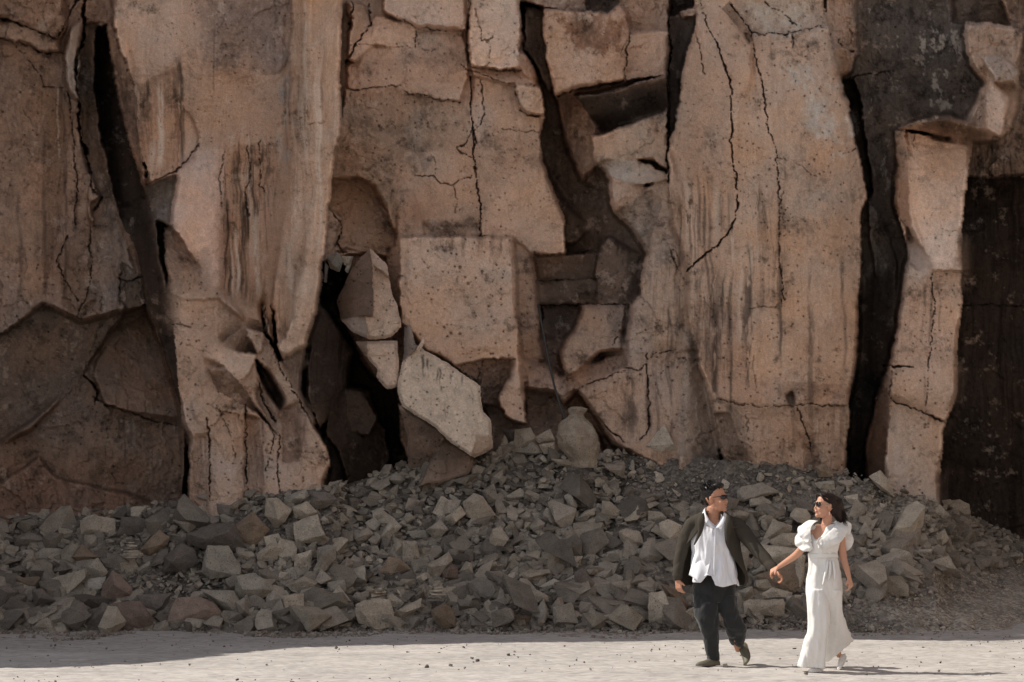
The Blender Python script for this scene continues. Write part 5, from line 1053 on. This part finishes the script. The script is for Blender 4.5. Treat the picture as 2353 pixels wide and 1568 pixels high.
def frame(c, yaw, pitch=0, roll=0):
    return Matrix.Translation(c) @ Matrix.Rotation(yaw, 4, 'Z') @ Matrix.Rotation(-pitch, 4, 'Y') @ Matrix.Rotation(roll, 4, 'X')
def hand(bm, w, d, pn, th, curl=.6, L=.17, s=1.):
    """wrist point, direction, palm normal (towards the palm side), thumb side vector; five separate bent fingers"""
    d = d.normalized(); th = (th - th.dot(d) * d).normalized(); pn = d.cross(th) if pn is None else pn.normalized()
    kn = w + d * .085 * s
    for t in (-1, -.33, .33, 1): tube_bm(bm, [w - d * .01 + th * t * .012, w + d * .03 + th * t * .02, kn + th * t * .030], [.013 * s, .014 * s, .012 * s], 8)
    for i, (t, l) in enumerate(((1, .072), (.35, .080), (-.3, .075), (-.95, .060))):
        p = kn + th * t * .029 * s; dd = d.copy(); P = [p - d * .01, p]; a = curl * (1 + .15 * i)
        for sg in (.42, .32, .26):
            dd = (dd * math.cos(a) + pn * math.sin(a)).normalized(); p = p + dd * l * sg * s; P.append(p)
            # keep turning about the same axis
            pn = (pn - dd * pn.dot(dd)).normalized() if (pn - dd * pn.dot(dd)).length > .1 else pn
        pn = (d.cross(th)).normalized() * (1 if pn.dot(d.cross(th)) > -2 else 1) if False else hand.pn0
        tube_bm(bm, P, [.0095 * s, .0095 * s, .0088 * s, .008 * s, .0065 * s][:len(P)], 8)
    p = w + d * .025 * s + th * .026 * s; P = [p - th * .012 * s, p]; dd = (d * .75 + th * .75 + hand.pn0 * .3).normalized()
    for l, tw in ((.034, 0), (.030, .35)):
        dd = (dd + d * tw + hand.pn0 * tw * .5).normalized(); p = p + dd * l * s; P.append(p)
    tube_bm(bm, P, [.013 * s, .0125 * s, .0105 * s, .0085 * s], 8)
def mk_hand(bm, w, d, palm, thumb, curl, s=1.):
    d = d.normalized(); palm = (palm - palm.dot(d) * d).normalized(); hand.pn0 = palm; thumb = (thumb - thumb.dot(d) * d - thumb.dot(palm) * palm).normalized()
    hand(bm, w, d, palm, thumb, curl, s=s)
def strip(bm, F, A, B_, nu=24, nv=5, amp=.0, waves=5, ph=0, dyo=0., dyb=0., bulge=0.):
    """cloth strip between two traced lines A and B_ (x, y, dy), rippled along its length"""
    def samp(L, t):
        f = t * (len(L) - 1); i = min(int(f), len(L) - 2); f -= i
        P = [F.q(*L[max(i - 1, 0)]), F.q(*L[i]), F.q(*L[i + 1]), F.q(*L[min(i + 2, len(L) - 1)])]
        return .5 * ((2 * P[1]) + (P[2] - P[0]) * f + (2 * P[0] - 5 * P[1] + 4 * P[2] - P[3]) * f * f + (3 * P[1] - P[0] - 3 * P[2] + P[3]) * f ** 3)
    rows = []
    for j in range(nv + 1):
        v = j / nv; row = []
        for i in range(nu + 1):
            u = i / nu; p = samp(A, u).lerp(samp(B_, u), v); w_ = math.sin(u * waves * 2 * math.pi + ph + v * .8) * amp * v
            row.append(bm.verts.new(p + Vector((0, w_ - bulge * math.sin(math.pi * v), w_ * .35))))
        rows.append(row)
    for a, b in zip(rows, rows[1:]):
        for i in range(nu): bm.faces.new((a[i], a[i + 1], b[i + 1], b[i]))
M_SK = plain("skin", (.47, .235, .15), .5, .001, 120, sss=.15); M_SKW = plain("skin_light", (.54, .29, .195), .5, .001, 120, sss=.15)
M_HAIR = plain("black_hair", (.014, .012, .011), .45, .003, 200); M_HAIRW = plain("dark_brown_hair", (.016, .008, .006), .5, .003, 200)
M_JK = plain("olive_brown_wool", (.048, .040, .030), .9, .001, 300, 0); M_SH = plain("white_cotton", (.72, .72, .75), .8, .001, 200)
M_TR = plain("charcoal_cotton", (.019, .0195, .020), .85, .001, 200, .2); M_SO = plain("olive_leather", (.13, .12, .085), .55, .001, 150); M_SOLE = plain("rubber_sole", (.16, .12, .085), .8)
M_WH = plain("white_crepe", (.74, .72, .69), .75, .001, 200, .1); M_WS = plain("white_leather", (.80, .78, .74), .5); M_GL = plain("dark_lens", (.01, .01, .012), .12); M_FR = plain("thin_metal", (.25, .2, .15), .35)
M_LIP = plain("lips", (.42, .12, .10), .5); M_TEETH = plain("teeth", (.75, .70, .64), .4); M_BTN = plain("button", (.6, .6, .6), .4)
for m_ in (M_GL,): m_.node_tree.nodes['Principled BSDF'].inputs['Specular IOR Level'].default_value = .6

# ---------------------------------------------------------------- man
F = Fig(22.0); hc = F.q(1789, 1248, 0); HM = frame(hc, math.atan2(-.52, .85), R(6), 0)
bm = bmesh.new(); head(bm, HM, 1.06)
limb(bm, F, [(1786,1268,.02,17.5),(1783,1290,.03,18.5),(1783,1306,.04,20)], 14)
ring_loft(bm, F, [(1784,1300,.03,34,17),(1784,1330,.02,46,24),(1783,1380,.02,46,27),(1784,1430,.02,42,26),(1786,1475,.02,43,27)], 24)
limb(bm, F, [(1738,1312,.02,13),(1706,1372,.03,10.5),(1695,1425,-.02,9),(1692,1446,-.04,7)]); limb(bm, F, [(1834,1314,.02,13),(1885,1364,-.05,10.5),(1918,1410,-.22,9),(1930,1426,-.28,7)])
limb(bm, F, [(1767,1480,.02,21),(1768,1560,-.08,15),(1780,1645,.03,9)]); limb(bm, F, [(1806,1480,.02,21),(1836,1565,-.02,15),(1851,1628,.24,9)])
mk_hand(bm, F.q(1693,1449,-.04), Vector((.16,-.1,-1)), Vector((.75,.6,0)), Vector((.6,-1,0)), .42, .96)
mk_hand(bm, F.q(1930,1425,-.28), Vector((.55,-.15,-.62)), Vector((-.3,-.2,-.7)), Vector((.4,-1,.3)), .55, .92)
me = fuse(bm, .0048, 2); man_o = F.q(1776, 1664, 0); man_o.z = .0
me.transform(Matrix.Translation(-man_o)); man = link('person', me, M_SK); man.location = man_o
tag(man, "man in an olive jacket, white shirt and dark trousers holding the woman's hand", 'person')
def hair_man():
    bm = bmesh.new(); g = random.Random(3)
    def b(x, y, z, rx, ry, rz): blob(bm, HM @ Vector((x, y, z)), (rx, ry, rz), HM.to_3x3())
    b(-.032, 0, .068, .100, .090, .082); b(.034, 0, .118, .058, .066, .034); b(-.075, 0, .01, .036, .062, .07); b(-.022, .066, .03, .035, .018, .045); b(-.022, -.066, .03, .035, .018, .045)
    b(-.045, 0, .135, .055, .055, .034)
    me = fuse(bm, .006, 1)
    bm = bmesh.new(); bm.from_mesh(me)
    for i in range(260):
        th = g.uniform(0, 6.28); ph = g.uniform(.0, 1.35); d = Vector((math.sin(ph) * math.cos(th) * .100 - .028, math.sin(ph) * math.sin(th) * .090, math.cos(ph) * .088 + .066))
        if d.x > .03 and d.z < .085: continue
        o_ = Vector((-.25 + .9 * (d.x > 0) * g.random(), math.sin(ph) * math.sin(th) * .6, .8)).normalized() * g.uniform(.012, .034) * (1.3 if d.x < .0 and d.z > .08 else .8)
        tube_bm(bm, [HM @ d, HM @ (d + o_ * .6), HM @ (d + o_ + Vector((g.uniform(-.01, .01), g.uniform(-.01, .01), 0)))], [.0065, .004, .0012], 4)
    return from_bm('hair', bm)
part('hair', hair_man(), M_HAIR, man)
def glasses(M, parent, shape, s=1., frm=M_GL):
    bm = bmesh.new()
    for y in (.033, -.033):
        n = 20; ring = []; 
        for j in range(n):
            a = 2 * math.pi * j / n; rx, rz = shape; e = .62 if shape[0] > .026 else 1
            cy = math.copysign(abs(math.cos(a)) ** e, math.cos(a)) * rx; cz = math.copysign(abs(math.sin(a)) ** e, math.sin(a)) * rz
            ring.append((Vector((.101 - abs(y + cy) ** 2 * 6, y + cy, .006 + cz)), Vector((.108 - abs(y + cy) ** 2 * 6, y + cy, .006 + cz))))
        A = [bm.verts.new(M @ (p[0] * s)) for p in ring]; B_ = [bm.verts.new(M @ (p[1] * s)) for p in ring]; bm.faces.new(A); bm.faces.new(list(reversed(B_)))
        for j in range(n): bm.faces.new((A[j], B_[j], B_[(j + 1) % n], A[(j + 1) % n]))
    o = part('sunglasses', from_bm('g', bm), M_GL, parent, "dark sunglasses")
    bm = bmesh.new(); t = .0028 if frm is M_GL else .0018
    tube_bm(bm, [M @ (Vector(p) * s) for p in ((.104, -.012, .010), (.108, 0, .013), (.104, .012, .010))], t, 6)
    for y in (1, -1): tube_bm(bm, [M @ (Vector(p) * s) for p in ((.085, y * .058, .014), (.05, y * .077, .013), (-.005, y * .083, .010), (-.02, y * .082, -.006))], t, 6)
    me = from_bm('f', bm); me.transform(Matrix.Translation(-parent.location)); link('frame', me, frm, o)
glasses(HM, man, (.029, .019), 1.06)
def mouth(M, parent, w, teeth=True):
    bm = bmesh.new(); tube_bm(bm, [M @ Vector(p) for p in ((.082, -w, -.056), (.094, -w * .5, -.0625), (.0985, 0, -.065), (.094, w * .5, -.0625), (.082, w, -.056))], [.002, .0055, .006, .0055, .002], 8)
    o = part('mouth', from_bm('m', bm), M_LIP, parent)
    bm = bmesh.new(); tube_bm(bm, [M @ Vector(p) for p in ((.090, -w * .7, -.0595), (.0985, 0, -.0615), (.090, w * .7, -.0595))], [.002, .0055, .002], 6)
    me = from_bm('t', bm); me.transform(Matrix.Translation(-parent.location)); link('teeth', me, M_TEETH, o)
mouth(HM, man, .026)
# shirt
def st_top(i, a):
    f = math.exp(-((math.atan2(math.sin(a), math.cos(a))) / .62) ** 2)
    if i == 0: return 31 * f - 2
    if i == 1: return 27 * f
    if i == 2: return 17 * f
    if i == 3: return 3 * f
    a_ = math.degrees(math.atan2(math.sin(a), math.cos(a)))
    if i == 9: return (-22 if -38 < a_ < -8 else (-10 if a_ <= -38 else 0)) + 3 * math.sin(a * 5)
    if i == 8: return (-10 if -38 < a_ < -8 else (-5 if a_ <= -38 else 0))
    return 0
def st_fold(i, a, y): return (.030 * math.sin(a * 9 + y * .03) + .02 * math.sin(a * 17 - y * .05)) * min(1, max(0, (y - 1320) / 70)) + .09 * math.exp(-((math.degrees(math.atan2(math.sin(a), math.cos(a))) + 62) / 22) ** 2) * max(0, (y - 1400) / 55)
bm = bmesh.new()
ring_loft(bm, F, [(1786,1284,.03,27,21),(1786,1290,.02,34,23),(1785,1302,.0,46,27),(1783,1325,-.01,52,32),(1782,1350,-.01,52,35),(1782,1375,-.01,53,38),(1783,1400,-.01,54,40),(1784,1425,-.01,55,41),(1786,1445,-.02,56,43),(1787,1463,-.03,57,45)], 72, top=st_top, fold=st_fold, cap=False)
me = sub(from_bm('s', bm)); fold_noise(me, .016, 7, (1.7, .6, .75), 3); fold_noise(me, .006, 19, (1.5, 1, .6), 8)
shirt = part('shirt', me, M_SH, man, "white shirt, untucked and open at the collar", solid=.004)
bm = bmesh.new()   # collar points, placket, blown tail
strip(bm, F, [(1762,1274,-.02),(1764,1288,-.08),(1772,1303,-.125),(1783,1319,-.145)], [(1752,1287,-.02),(1757,1299,-.09),(1766,1312,-.14),(1776,1322,-.155)], 12, 3, bulge=.006)
strip(bm, F, [(1809,1280,-.02),(1805,1293,-.08),(1797,1306,-.125),(1786,1320,-.145)], [(1818,1288,-.02),(1814,1301,-.09),(1806,1312,-.14),(1795,1320,-.155)], 12, 3, bulge=.006)
strip(bm, F, [(1762,1274,-.02),(1764,1271,.05),(1776,1270,.10),(1794,1272,.10),(1806,1275,.04),(1809,1280,-.02)], [(1752,1287,-.02),(1756,1284,.07),(1774,1283,.13),(1797,1284,.13),(1812,1286,.06),(1818,1288,-.02)], 18, 3)
strip(bm, F, [(1782,1320,-.155),(1781,1360,-.165),(1780,1400,-.17),(1778,1438,-.175)], [(1788,1320,-.155),(1787,1360,-.165),(1786,1400,-.17),(1784,1438,-.175)], 14, 2)
strip(bm, F, [(1736,1382,-.02),(1748,1392,-.09),(1762,1398,-.12),(1776,1390,-.13)], [(1720,1438,-.11),(1735,1446,-.165),(1748,1456,-.185),(1764,1436,-.175)], 18, 10, amp=.010, waves=1.5, bulge=.012)
part('collar', from_bm('c', bm), M_SH, shirt, "standing shirt collar, placket and wind blown shirt tail", solid=.004)
# trousers
bm = bmesh.new()
ring_loft(bm, F, [(1786,1438,.02,50,33),(1786,1462,.02,54,34),(1786,1485,.02,55,34),(1788,1505,.02,53,31)], 28)
ring_loft(bm, F, [(1765,1490,.01,32,30),(1765,1520,-.03,31,27),(1767,1549,-.06,28,25),(1769,1566,-.06,26,23),(1775,1585,-.04,21.5,20),(1778,1612,-.01,19.5,18),(1782,1636,.02,17.5,17),(1784,1650,.04,15,15)], 24)
ring_loft(bm, F, [(1813,1490,.01,30,30),(1819,1520,-.01,26,27),(1830,1549,.0,25,25),(1836,1570,.02,25.5,23),(1840,1588,.08,23.5,21),(1845,1605,.14,19,18),(1850,1619,.20,14,14)], 24)
me = fuse(bm, .008, 3); fold_noise(me, .020, 7, (1.1, .6, .9), 2); fold_noise(me, .005, 16, (1.4, 1, .7), 5)
part('trousers', me, M_TR, man, "dark loose trousers creased at the knees")
# jacket
def jl(y): return R(np.interp(y, [1285, 1300, 1330, 1350, 1372, 1400, 1470], [-28, -26, -38, -60, -88, -98, -84]))
def jr(y): return R(np.interp(y, [1285, 1300, 1340, 1388, 1421, 1445, 1470], [28, 25, 20, 38, 58, 74, 66]))
bm = bmesh.new()
jf = lambda i, a, y: .022 * math.sin(a * 6 + y * .02) * min(1, max(0, (y - 1330) / 60)) + .05 * math.exp(-((y - 1425) / 30) ** 2) * abs(math.sin(a))
ring_loft(bm, F, [(1785,1278,.04,27,22),(1785,1286,.03,40,25),(1785,1295,.02,58,28),(1785,1306,.02,63,31),(1784,1325,.01,64,34),(1783,1345,.0,65,37),(1779,1368,.0,72,40),(1778,1392,.0,76,42),(1780,1415,.0,79,44),(1784,1438,.0,81,46),(1787,1452,.0,80,46),(1789,1464,.0,74,44)], 64, a0=jr, a1=lambda y: jl(y) + 2 * math.pi, fold=jf, cap=False)
me = sub(from_bm('j', bm), 1); fold_noise(me, .014, 5.5, (1.3, 1, .6), 13); fold_noise(me, .004, 18, (1.2, 1, .8), 14)
jacket = part('jacket', me, M_JK, man, "olive brown suit jacket blown open", solid=.009)
bm = bmesh.new(); limb(bm, F, [(1733,1308,.01,20),(1722,1330,.02,19.5),(1709,1362,.03,16.5),(1700,1392,.01,14.5),(1695,1420,-.02,13.5),(1693,1443,-.04,13.5)], 18)
me = fuse(bm, .006, 2); fold_noise(me, .007, 9, (1.2, 1, .9), 4); part('sleeve', me, M_JK, man)
bm = bmesh.new(); limb(bm, F, [(1838,1309,.01,20),(1856,1330,-.02,20),(1879,1360,-.08,17.5),(1902,1390,-.17,15.5),(1918,1410,-.23,14),(1927,1421,-.27,13.5)], 18)
me = fuse(bm, .006, 2); fold_noise(me, .007, 9, (.9, 1, 1.2), 7); part('sleeve', me, M_JK, man)
bm = bmesh.new()   # lapels, pocket
strip(bm, F, [(1757,1282,-.10),(1759,1300,-.15),(1752,1330,-.165),(1733,1362,-.17)], [(1746,1290,-.12),(1740,1305,-.15),(1741,1330,-.165),(1731,1362,-.165)], 14, 3, bulge=.008)
part('lapel', from_bm('l', bm), M_JK, jacket, solid=.006); bm = bmesh.new()
strip(bm, F, [(1814,1286,-.10),(1810,1306,-.15),(1808,1335,-.17),(1816,1366,-.18)], [(1824,1292,-.11),(1828,1312,-.15),(1823,1335,-.165),(1817,1366,-.175)], 14, 3, bulge=.008)
part('lapel', from_bm('l', bm), M_JK, jacket, solid=.006); bm = bmesh.new()
strip(bm, F, [(1829,1318,-.142),(1846,1315,-.12)], [(1829,1321,-.142),(1846,1318,-.12)], 6, 1)
part('pocket_welt', from_bm('l', bm), M_JK, jacket, solid=.006)
def shoe(F, pts, mat, mats, parent, name='shoe', n=16, solep=None, sole_h=2.2):
    """pts: heel to toe (x, y, dy, halfwidth px, height px); y is the sole line"""
    bm = bmesh.new(); P = [F.q(*p[:3]) for p in pts]; rows = []
    for i, p in enumerate(P):
        t = (P[min(i + 1, len(P) - 1)] - P[max(i - 1, 0)]).normalized(); side = t.cross(solep or Vector((0, 0, 1))).normalized(); up = side.cross(t).normalized(); w = pts[i][3] * F.k; h_ = pts[i][4] * F.k; row = []
        for j in range(n):
            a = 2 * math.pi * j / n; z = math.sin(a); row.append(bm.verts.new(p + side * math.cos(a) * w * (1 if z < 0 else (1 - .25 * z)) + up * (max(z, -.12) * h_ + .0)))
        rows.append(row)
    for A, B_ in zip(rows, rows[1:]):
        for j in range(n): bm.faces.new((A[j], A[(j + 1) % n], B_[(j + 1) % n], B_[j]))
    bm.faces.new(rows[0]); bm.faces.new(list(reversed(rows[-1]))); bmesh.ops.recalc_face_normals(bm, faces=bm.faces)
    o = part(name, from_bm('s', bm), mat, parent)
    bm = bmesh.new(); rows = []
    for i, p in enumerate(P):
        t = (P[min(i + 1, len(P) - 1)] - P[max(i - 1, 0)]).normalized(); side = t.cross(solep or Vector((0, 0, 1))).normalized(); up = side.cross(t).normalized(); w = pts[i][3] * F.k * 1.08; hh = sole_h * F.k
        rows.append([bm.verts.new(p + side * w * a + up * b) for a, b in ((-1, -hh * .3), (1, -hh * .3), (1, -hh * 1.3), (-1, -hh * 1.3))])
    for A, B_ in zip(rows, rows[1:]):
        for j in range(4): bm.faces.new((A[j], A[(j + 1) % 4], B_[(j + 1) % 4], B_[j]))
    bm.faces.new(rows[0]); bm.faces.new(list(reversed(rows[-1]))); bmesh.ops.recalc_face_normals(bm, faces=bm.faces)
    me = from_bm('sole', bm); me.transform(Matrix.Translation(-parent.location)); link('sole', me, mats, o); return o
shoe(F, [(1799,1661,.06,6,9),(1794,1661,.05,10,17),(1784,1661,.03,11,20),(1774,1661,.0,11.5,15),(1762,1661,-.03,12.5,10.5),(1750,1661,-.06,11.5,7.5),(1743,1661,-.075,8,5),(1739,1661,-.085,3,3)], M_SO, M_SOLE, man)
shoe(F, [(1866,1614,.28,6,8),(1868,1622,.26,10,16),(1869,1632,.22,11,18),(1871,1644,.17,12,14),(1871,1653,.13,12.5,10),(1868,1660,.09,10,7),(1864,1663,.07,6,4)], M_SO, M_SOLE, man, solep=Vector((-.85, -.35, .25)))
# ---------------------------------------------------------------- woman
G = Fig(21.25); hw = G.q(2063, 1266, 0); WM = frame(hw, math.atan2(-.40, -.92), R(8), 0)
bm = bmesh.new(); head(bm, WM, .93, True)
limb(bm, G, [(2070,1284,.02,12.5),(2070,1300,.03,12.5),(2068,1314,.03,14)], 14)
ring_loft(bm, G, [(2066,1316,.03,26,13),(2064,1330,.02,35,19),(2060,1352,.0,34,23),(2058,1385,.01,29,20),(2060,1420,.02,37,24),(2061,1470,.02,38,24)], 24)
limb(bm, G, [(2030,1334,.02,12),(2014,1362,.05,10.5),(1998,1386,.10,9.5),(1977,1404,.22,8),(1957,1421,.36,6)]); limb(bm, G, [(2101,1334,.03,12),(2106,1362,.04,10.5),(2109,1395,.03,9),(2115,1420,-.02,7.8),(2120,1442,-.06,6)])
limb(bm, G, [(2043,1480,.02,20),(2040,1560,-.05,14),(2047,1652,.0,8)]); limb(bm, G, [(2080,1480,.04,18),(2090,1550,.13,13),(2100,1600,.24,9),(2110,1645,.34,7.5)])
mk_hand(bm, G.q(1957,1421,.36), Vector((-.62,.12,-.42)), Vector((-.1,.3,-.8)), Vector((-.4,-1,.3)), .6, .88)
mk_hand(bm, G.q(2120,1443,-.06), Vector((.22,-.08,-1)), Vector((-.75,.5,0)), Vector((-.5,-1,0)), .55, .9)
me = fuse(bm, .0046, 2); wo = G.q(2040, 1680, 0); wo.z = 0.
me.transform(Matrix.Translation(-wo)); woman = link('person', me, M_SKW); woman.location = wo
tag(woman, "woman in a white ruffled wide leg jumpsuit and round sunglasses walking beside the man", 'person')
def hair_woman():
    bm = bmesh.new(); g = random.Random(9)
    def b(x, y, z, rx, ry, rz): blob(bm, WM @ (Vector((x, y, z)) * .95), (rx, ry, rz), WM.to_3x3())
    b(-.028, 0, .055, .088, .078, .072); b(.022, 0, .095, .055, .06, .03); b(-.075, 0, .0, .042, .064, .085); b(-.03, .064, .03, .04, .018, .04); b(-.03, -.064, .03, .04, .018, .04)
    limb(bm, G, [(2088,1256,.04,20),(2096,1272,.07,18),(2103,1288,.09,15),(2110,1302,.10,11),(2117,1314,.11,5)])
    limb(bm, G, [(2084,1262,-.0,13),(2091,1280,.02,13),(2100,1296,.05,10),(2108,1310,.08,5)])
    me = fuse(bm, .006, 2); bm = bmesh.new(); bm.from_mesh(me)
    for i in range(170):
        y = g.uniform(-.07, .07); x = g.uniform(-.09, .05); top = WM @ Vector((x, y, .115 - abs(x + .02) ** 2 * 6 - y * y * 8)); e = (g.uniform(2096, 2124), g.uniform(1296, 1318), g.uniform(.02, .14))
        m1 = G.q(2086 + g.uniform(-6, 10), 1256 + g.uniform(-8, 8), .05 + y * .6); tube_bm(bm, [top, top.lerp(m1, .55) + Vector((.012, 0, .012)), m1, m1.lerp(G.q(*e), .5) + Vector((.01, 0, .01)), G.q(*e)], [.003, .0042, .0042, .0034, .001], 4)
    for i in range(30):   # front locks swept from the parting over the brow
        y0 = g.uniform(-.02, .05); s_ = g.choice((-1, 1)); tube_bm(bm, [WM @ Vector(p) for p in ((.045, y0 * .3, .112), (.078, s_ * .035, .088 + g.uniform(-.006, .006)), (.055, s_ * .066, .055 + g.uniform(-.01, .01)), (.0, s_ * .078, .03 + g.uniform(-.01, .01)))], [.005, .006, .006, .003], 5)
    return from_bm('hair', bm)
part('hair', hair_woman(), M_HAIRW, woman, "long dark brown hair flowing back")
glasses(WM, woman, (.0245, .0245), .93, M_FR); mouth(WM @ Matrix.Scale(.93, 4), woman, .024)
bm = bmesh.new(); er = WM @ Vector((-.002, .078, -.045)); tube_bm(bm, [er, er + Vector((0, 0, -.018)), er + Vector((0, 0, -.034))], [.003, .005, .002], 6)
part('earring', from_bm('e', bm), plain("silver", (.7, .7, .7), .25), woman)
# jumpsuit
def wt(i, a):
    a_ = math.degrees(math.atan2(math.sin(a), math.cos(a))); f = math.exp(-((a_ + 34) / 26) ** 2)
    return (38 * f if i == 0 else (27 * f if i == 1 else (12 * f if i == 2 else 0)))
bm = bmesh.new(); wf = lambda i, a, y: .018 * math.sin(a * 11 + y * .02)
ring_loft(bm, G, [(2066,1311,.03,28,15),(2064,1322,.02,38,20),(2061,1336,.0,41,25),(2058,1352,-.01,41,28),(2057,1368,.0,38.5,26),(2058,1384,.01,35.5,23.5),(2059,1393,.01,35,23)], 64, top=wt, fold=wf, cap=False)
me = sub(from_bm('jumpsuit', bm), 1)
bm = bmesh.new()
ring_loft(bm, G, [(2058,1388,.01,34.5,23),(2060,1410,.01,38.5,25),(2061,1433,.01,43.5,27.5),(2061,1458,.02,46,28.5),(2061,1485,.02,46.5,28.5),(2062,1502,.02,44,26)], 40)
ring_loft(bm, G, [(2041,1475,.0,26,27),(2043,1510,-.03,28,27),(2043,1549,-.05,27,26),(2041,1583,-.05,27,26),(2036,1612,-.03,31,27),(2032,1640,-.01,33,28),(2029,1657,.01,34,28),(2029,1670,.02,35,29,3)], 72, fold=lambda i, a, y: .16 * math.sin(a * 4 + 1.1 + y * .006) * max(0, (y - 1540) / 125) + .02 * math.sin(a * 9))
ring_loft(bm, G, [(2084,1475,.02,23,27),(2085,1510,.05,23,26),(2087,1545,.1,25,25,-4),(2093,1575,.16,29,25,-12),(2101,1602,.22,35,26,-24),(2108,1620,.27,37,26,-33),(2112,1632,.29,38,25,-36)], 72, fold=lambda i, a, y: .12 * math.sin(a * 4 + .4) * max(0, (y - 1540) / 90) + .02 * math.sin(a * 8))
low = fuse(bm, .0065, 3); bm = bmesh.new(); bm.from_mesh(low); bm.from_mesh(me)
me = from_bm('jumpsuit', bm); fold_noise(me, .020, 7, (1.5, 1, .28), 6); fold_noise(me, .004, 20, (1.1, 1, .5), 9)
suit = part('jumpsuit', me, M_WH, woman, "white jumpsuit with a crossed neckline and very wide legs")
bm = bmesh.new()   # sash and pleats
ring_loft(bm, G, [(2058,1383,.01,36,24.6),(2058,1387,.01,36.6,25),(2059,1391,.01,36.6,25),(2059,1395,.01,36.2,24.6)], 48, cap=False, fold=lambda i, a, y: .01 * math.sin(a * 7 + i))
part('waist_sash', from_bm('w', bm), M_WH, suit, solid=.005)
bm = bmesh.new()
for x0, x1, y1 in ((2064, 2052, 1462), (2070, 2066, 1452), (2077, 2082, 1450)):
    strip(bm, G, [(x0, 1402, -.085), (x0 * .5 + x1 * .5, 1428, -.095), (x1, y1, -.10)], [(x0 + 6, 1402, -.08), (x0 * .5 + x1 * .5 + 8, 1430, -.09), (x1 + 3, y1, -.098)], 10, 3, bulge=.012)
part('pleat', from_bm('p', bm), M_WH, suit, solid=.003)
def ruffle(A, B_, **kw):
    bm = bmesh.new(); strip(bm, G, A, B_, 40, 8, **kw); me = sub(from_bm('r', bm), 1); fold_noise(me, .004, 22, (1, 1, 1), 4); part('ruffle', me, M_WH, suit, solid=.004)
ruffle([(2046,1303,.02),(2034,1309,-.03),(2026,1320,-.06),(2024,1336,-.08),(2026,1354,-.08)], [(2028,1301,.04),(2006,1311,.03),(1994,1325,.0),(1998,1342,-.05),(2012,1356,-.09)], amp=.010, waves=2.5, bulge=.012)
ruffle([(2036,1314,-.0),(2024,1328,-.05),(2020,1344,-.07),(2026,1358,-.08),(2030,1372,-.08)], [(2004,1322,.06),(1992,1340,.04),(1988,1360,.02),(2000,1374,-.03),(2019,1380,-.07)], amp=.012, waves=3, ph=1, bulge=.012)
ruffle([(2078,1308,.02),(2088,1309,-.02),(2080,1320,-.09),(2066,1332,-.12),(2052,1346,-.13),(2046,1360,-.12)], [(2096,1306,.02),(2117,1318,-.02),(2112,1338,-.09),(2096,1354,-.13),(2076,1366,-.14),(2056,1372,-.13)], amp=.012, waves=2.5, ph=.6, bulge=.016)
ruffle([(2086,1306,.06),(2100,1308,.05),(2106,1322,.05),(2104,1340,.07)], [(2110,1296,.08),(2131,1312,.07),(2127,1334,.06),(2116,1348,.08)], amp=.010, waves=2, ph=2, bulge=.01)
ruffle([(2098,1312,.10),(2106,1326,.09),(2106,1342,.09),(2106,1352,.10)], [(2120,1320,.12),(2134,1338,.10),(2137,1360,.09),(2121,1379,.10)], amp=.012, waves=2.5, ph=3, bulge=.01)
ruffle([(2052,1342,-.125),(2044,1352,-.13),(2040,1364,-.125),(2046,1380,-.11)], [(2042,1346,-.14),(2036,1356,-.15),(2044,1368,-.15),(2052,1380,-.12)], amp=.008, waves=2.5)
shoe(G, [(2056,1677,.03,7,11),(2050,1677,.02,9.5,12),(2042,1677,.0,10,10),(2032,1677,-.02,10,8),(2025,1677,-.04,8,6),(2021,1677,-.05,4,3.5)], M_WS, M_WS, woman, sole_h=2.4)
shoe(G, [(2121,1645,.36,6,7),(2122,1652,.34,9,11),(2118,1662,.30,9.5,12),(2112,1670,.26,9.5,9),(2107,1675,.22,8,7),(2104,1677,.2,4,3)], M_WS, M_WS, woman, solep=Vector((-.8, -.3, .5)), sole_h=2.)

bpy.data.scenes.remove(WS)
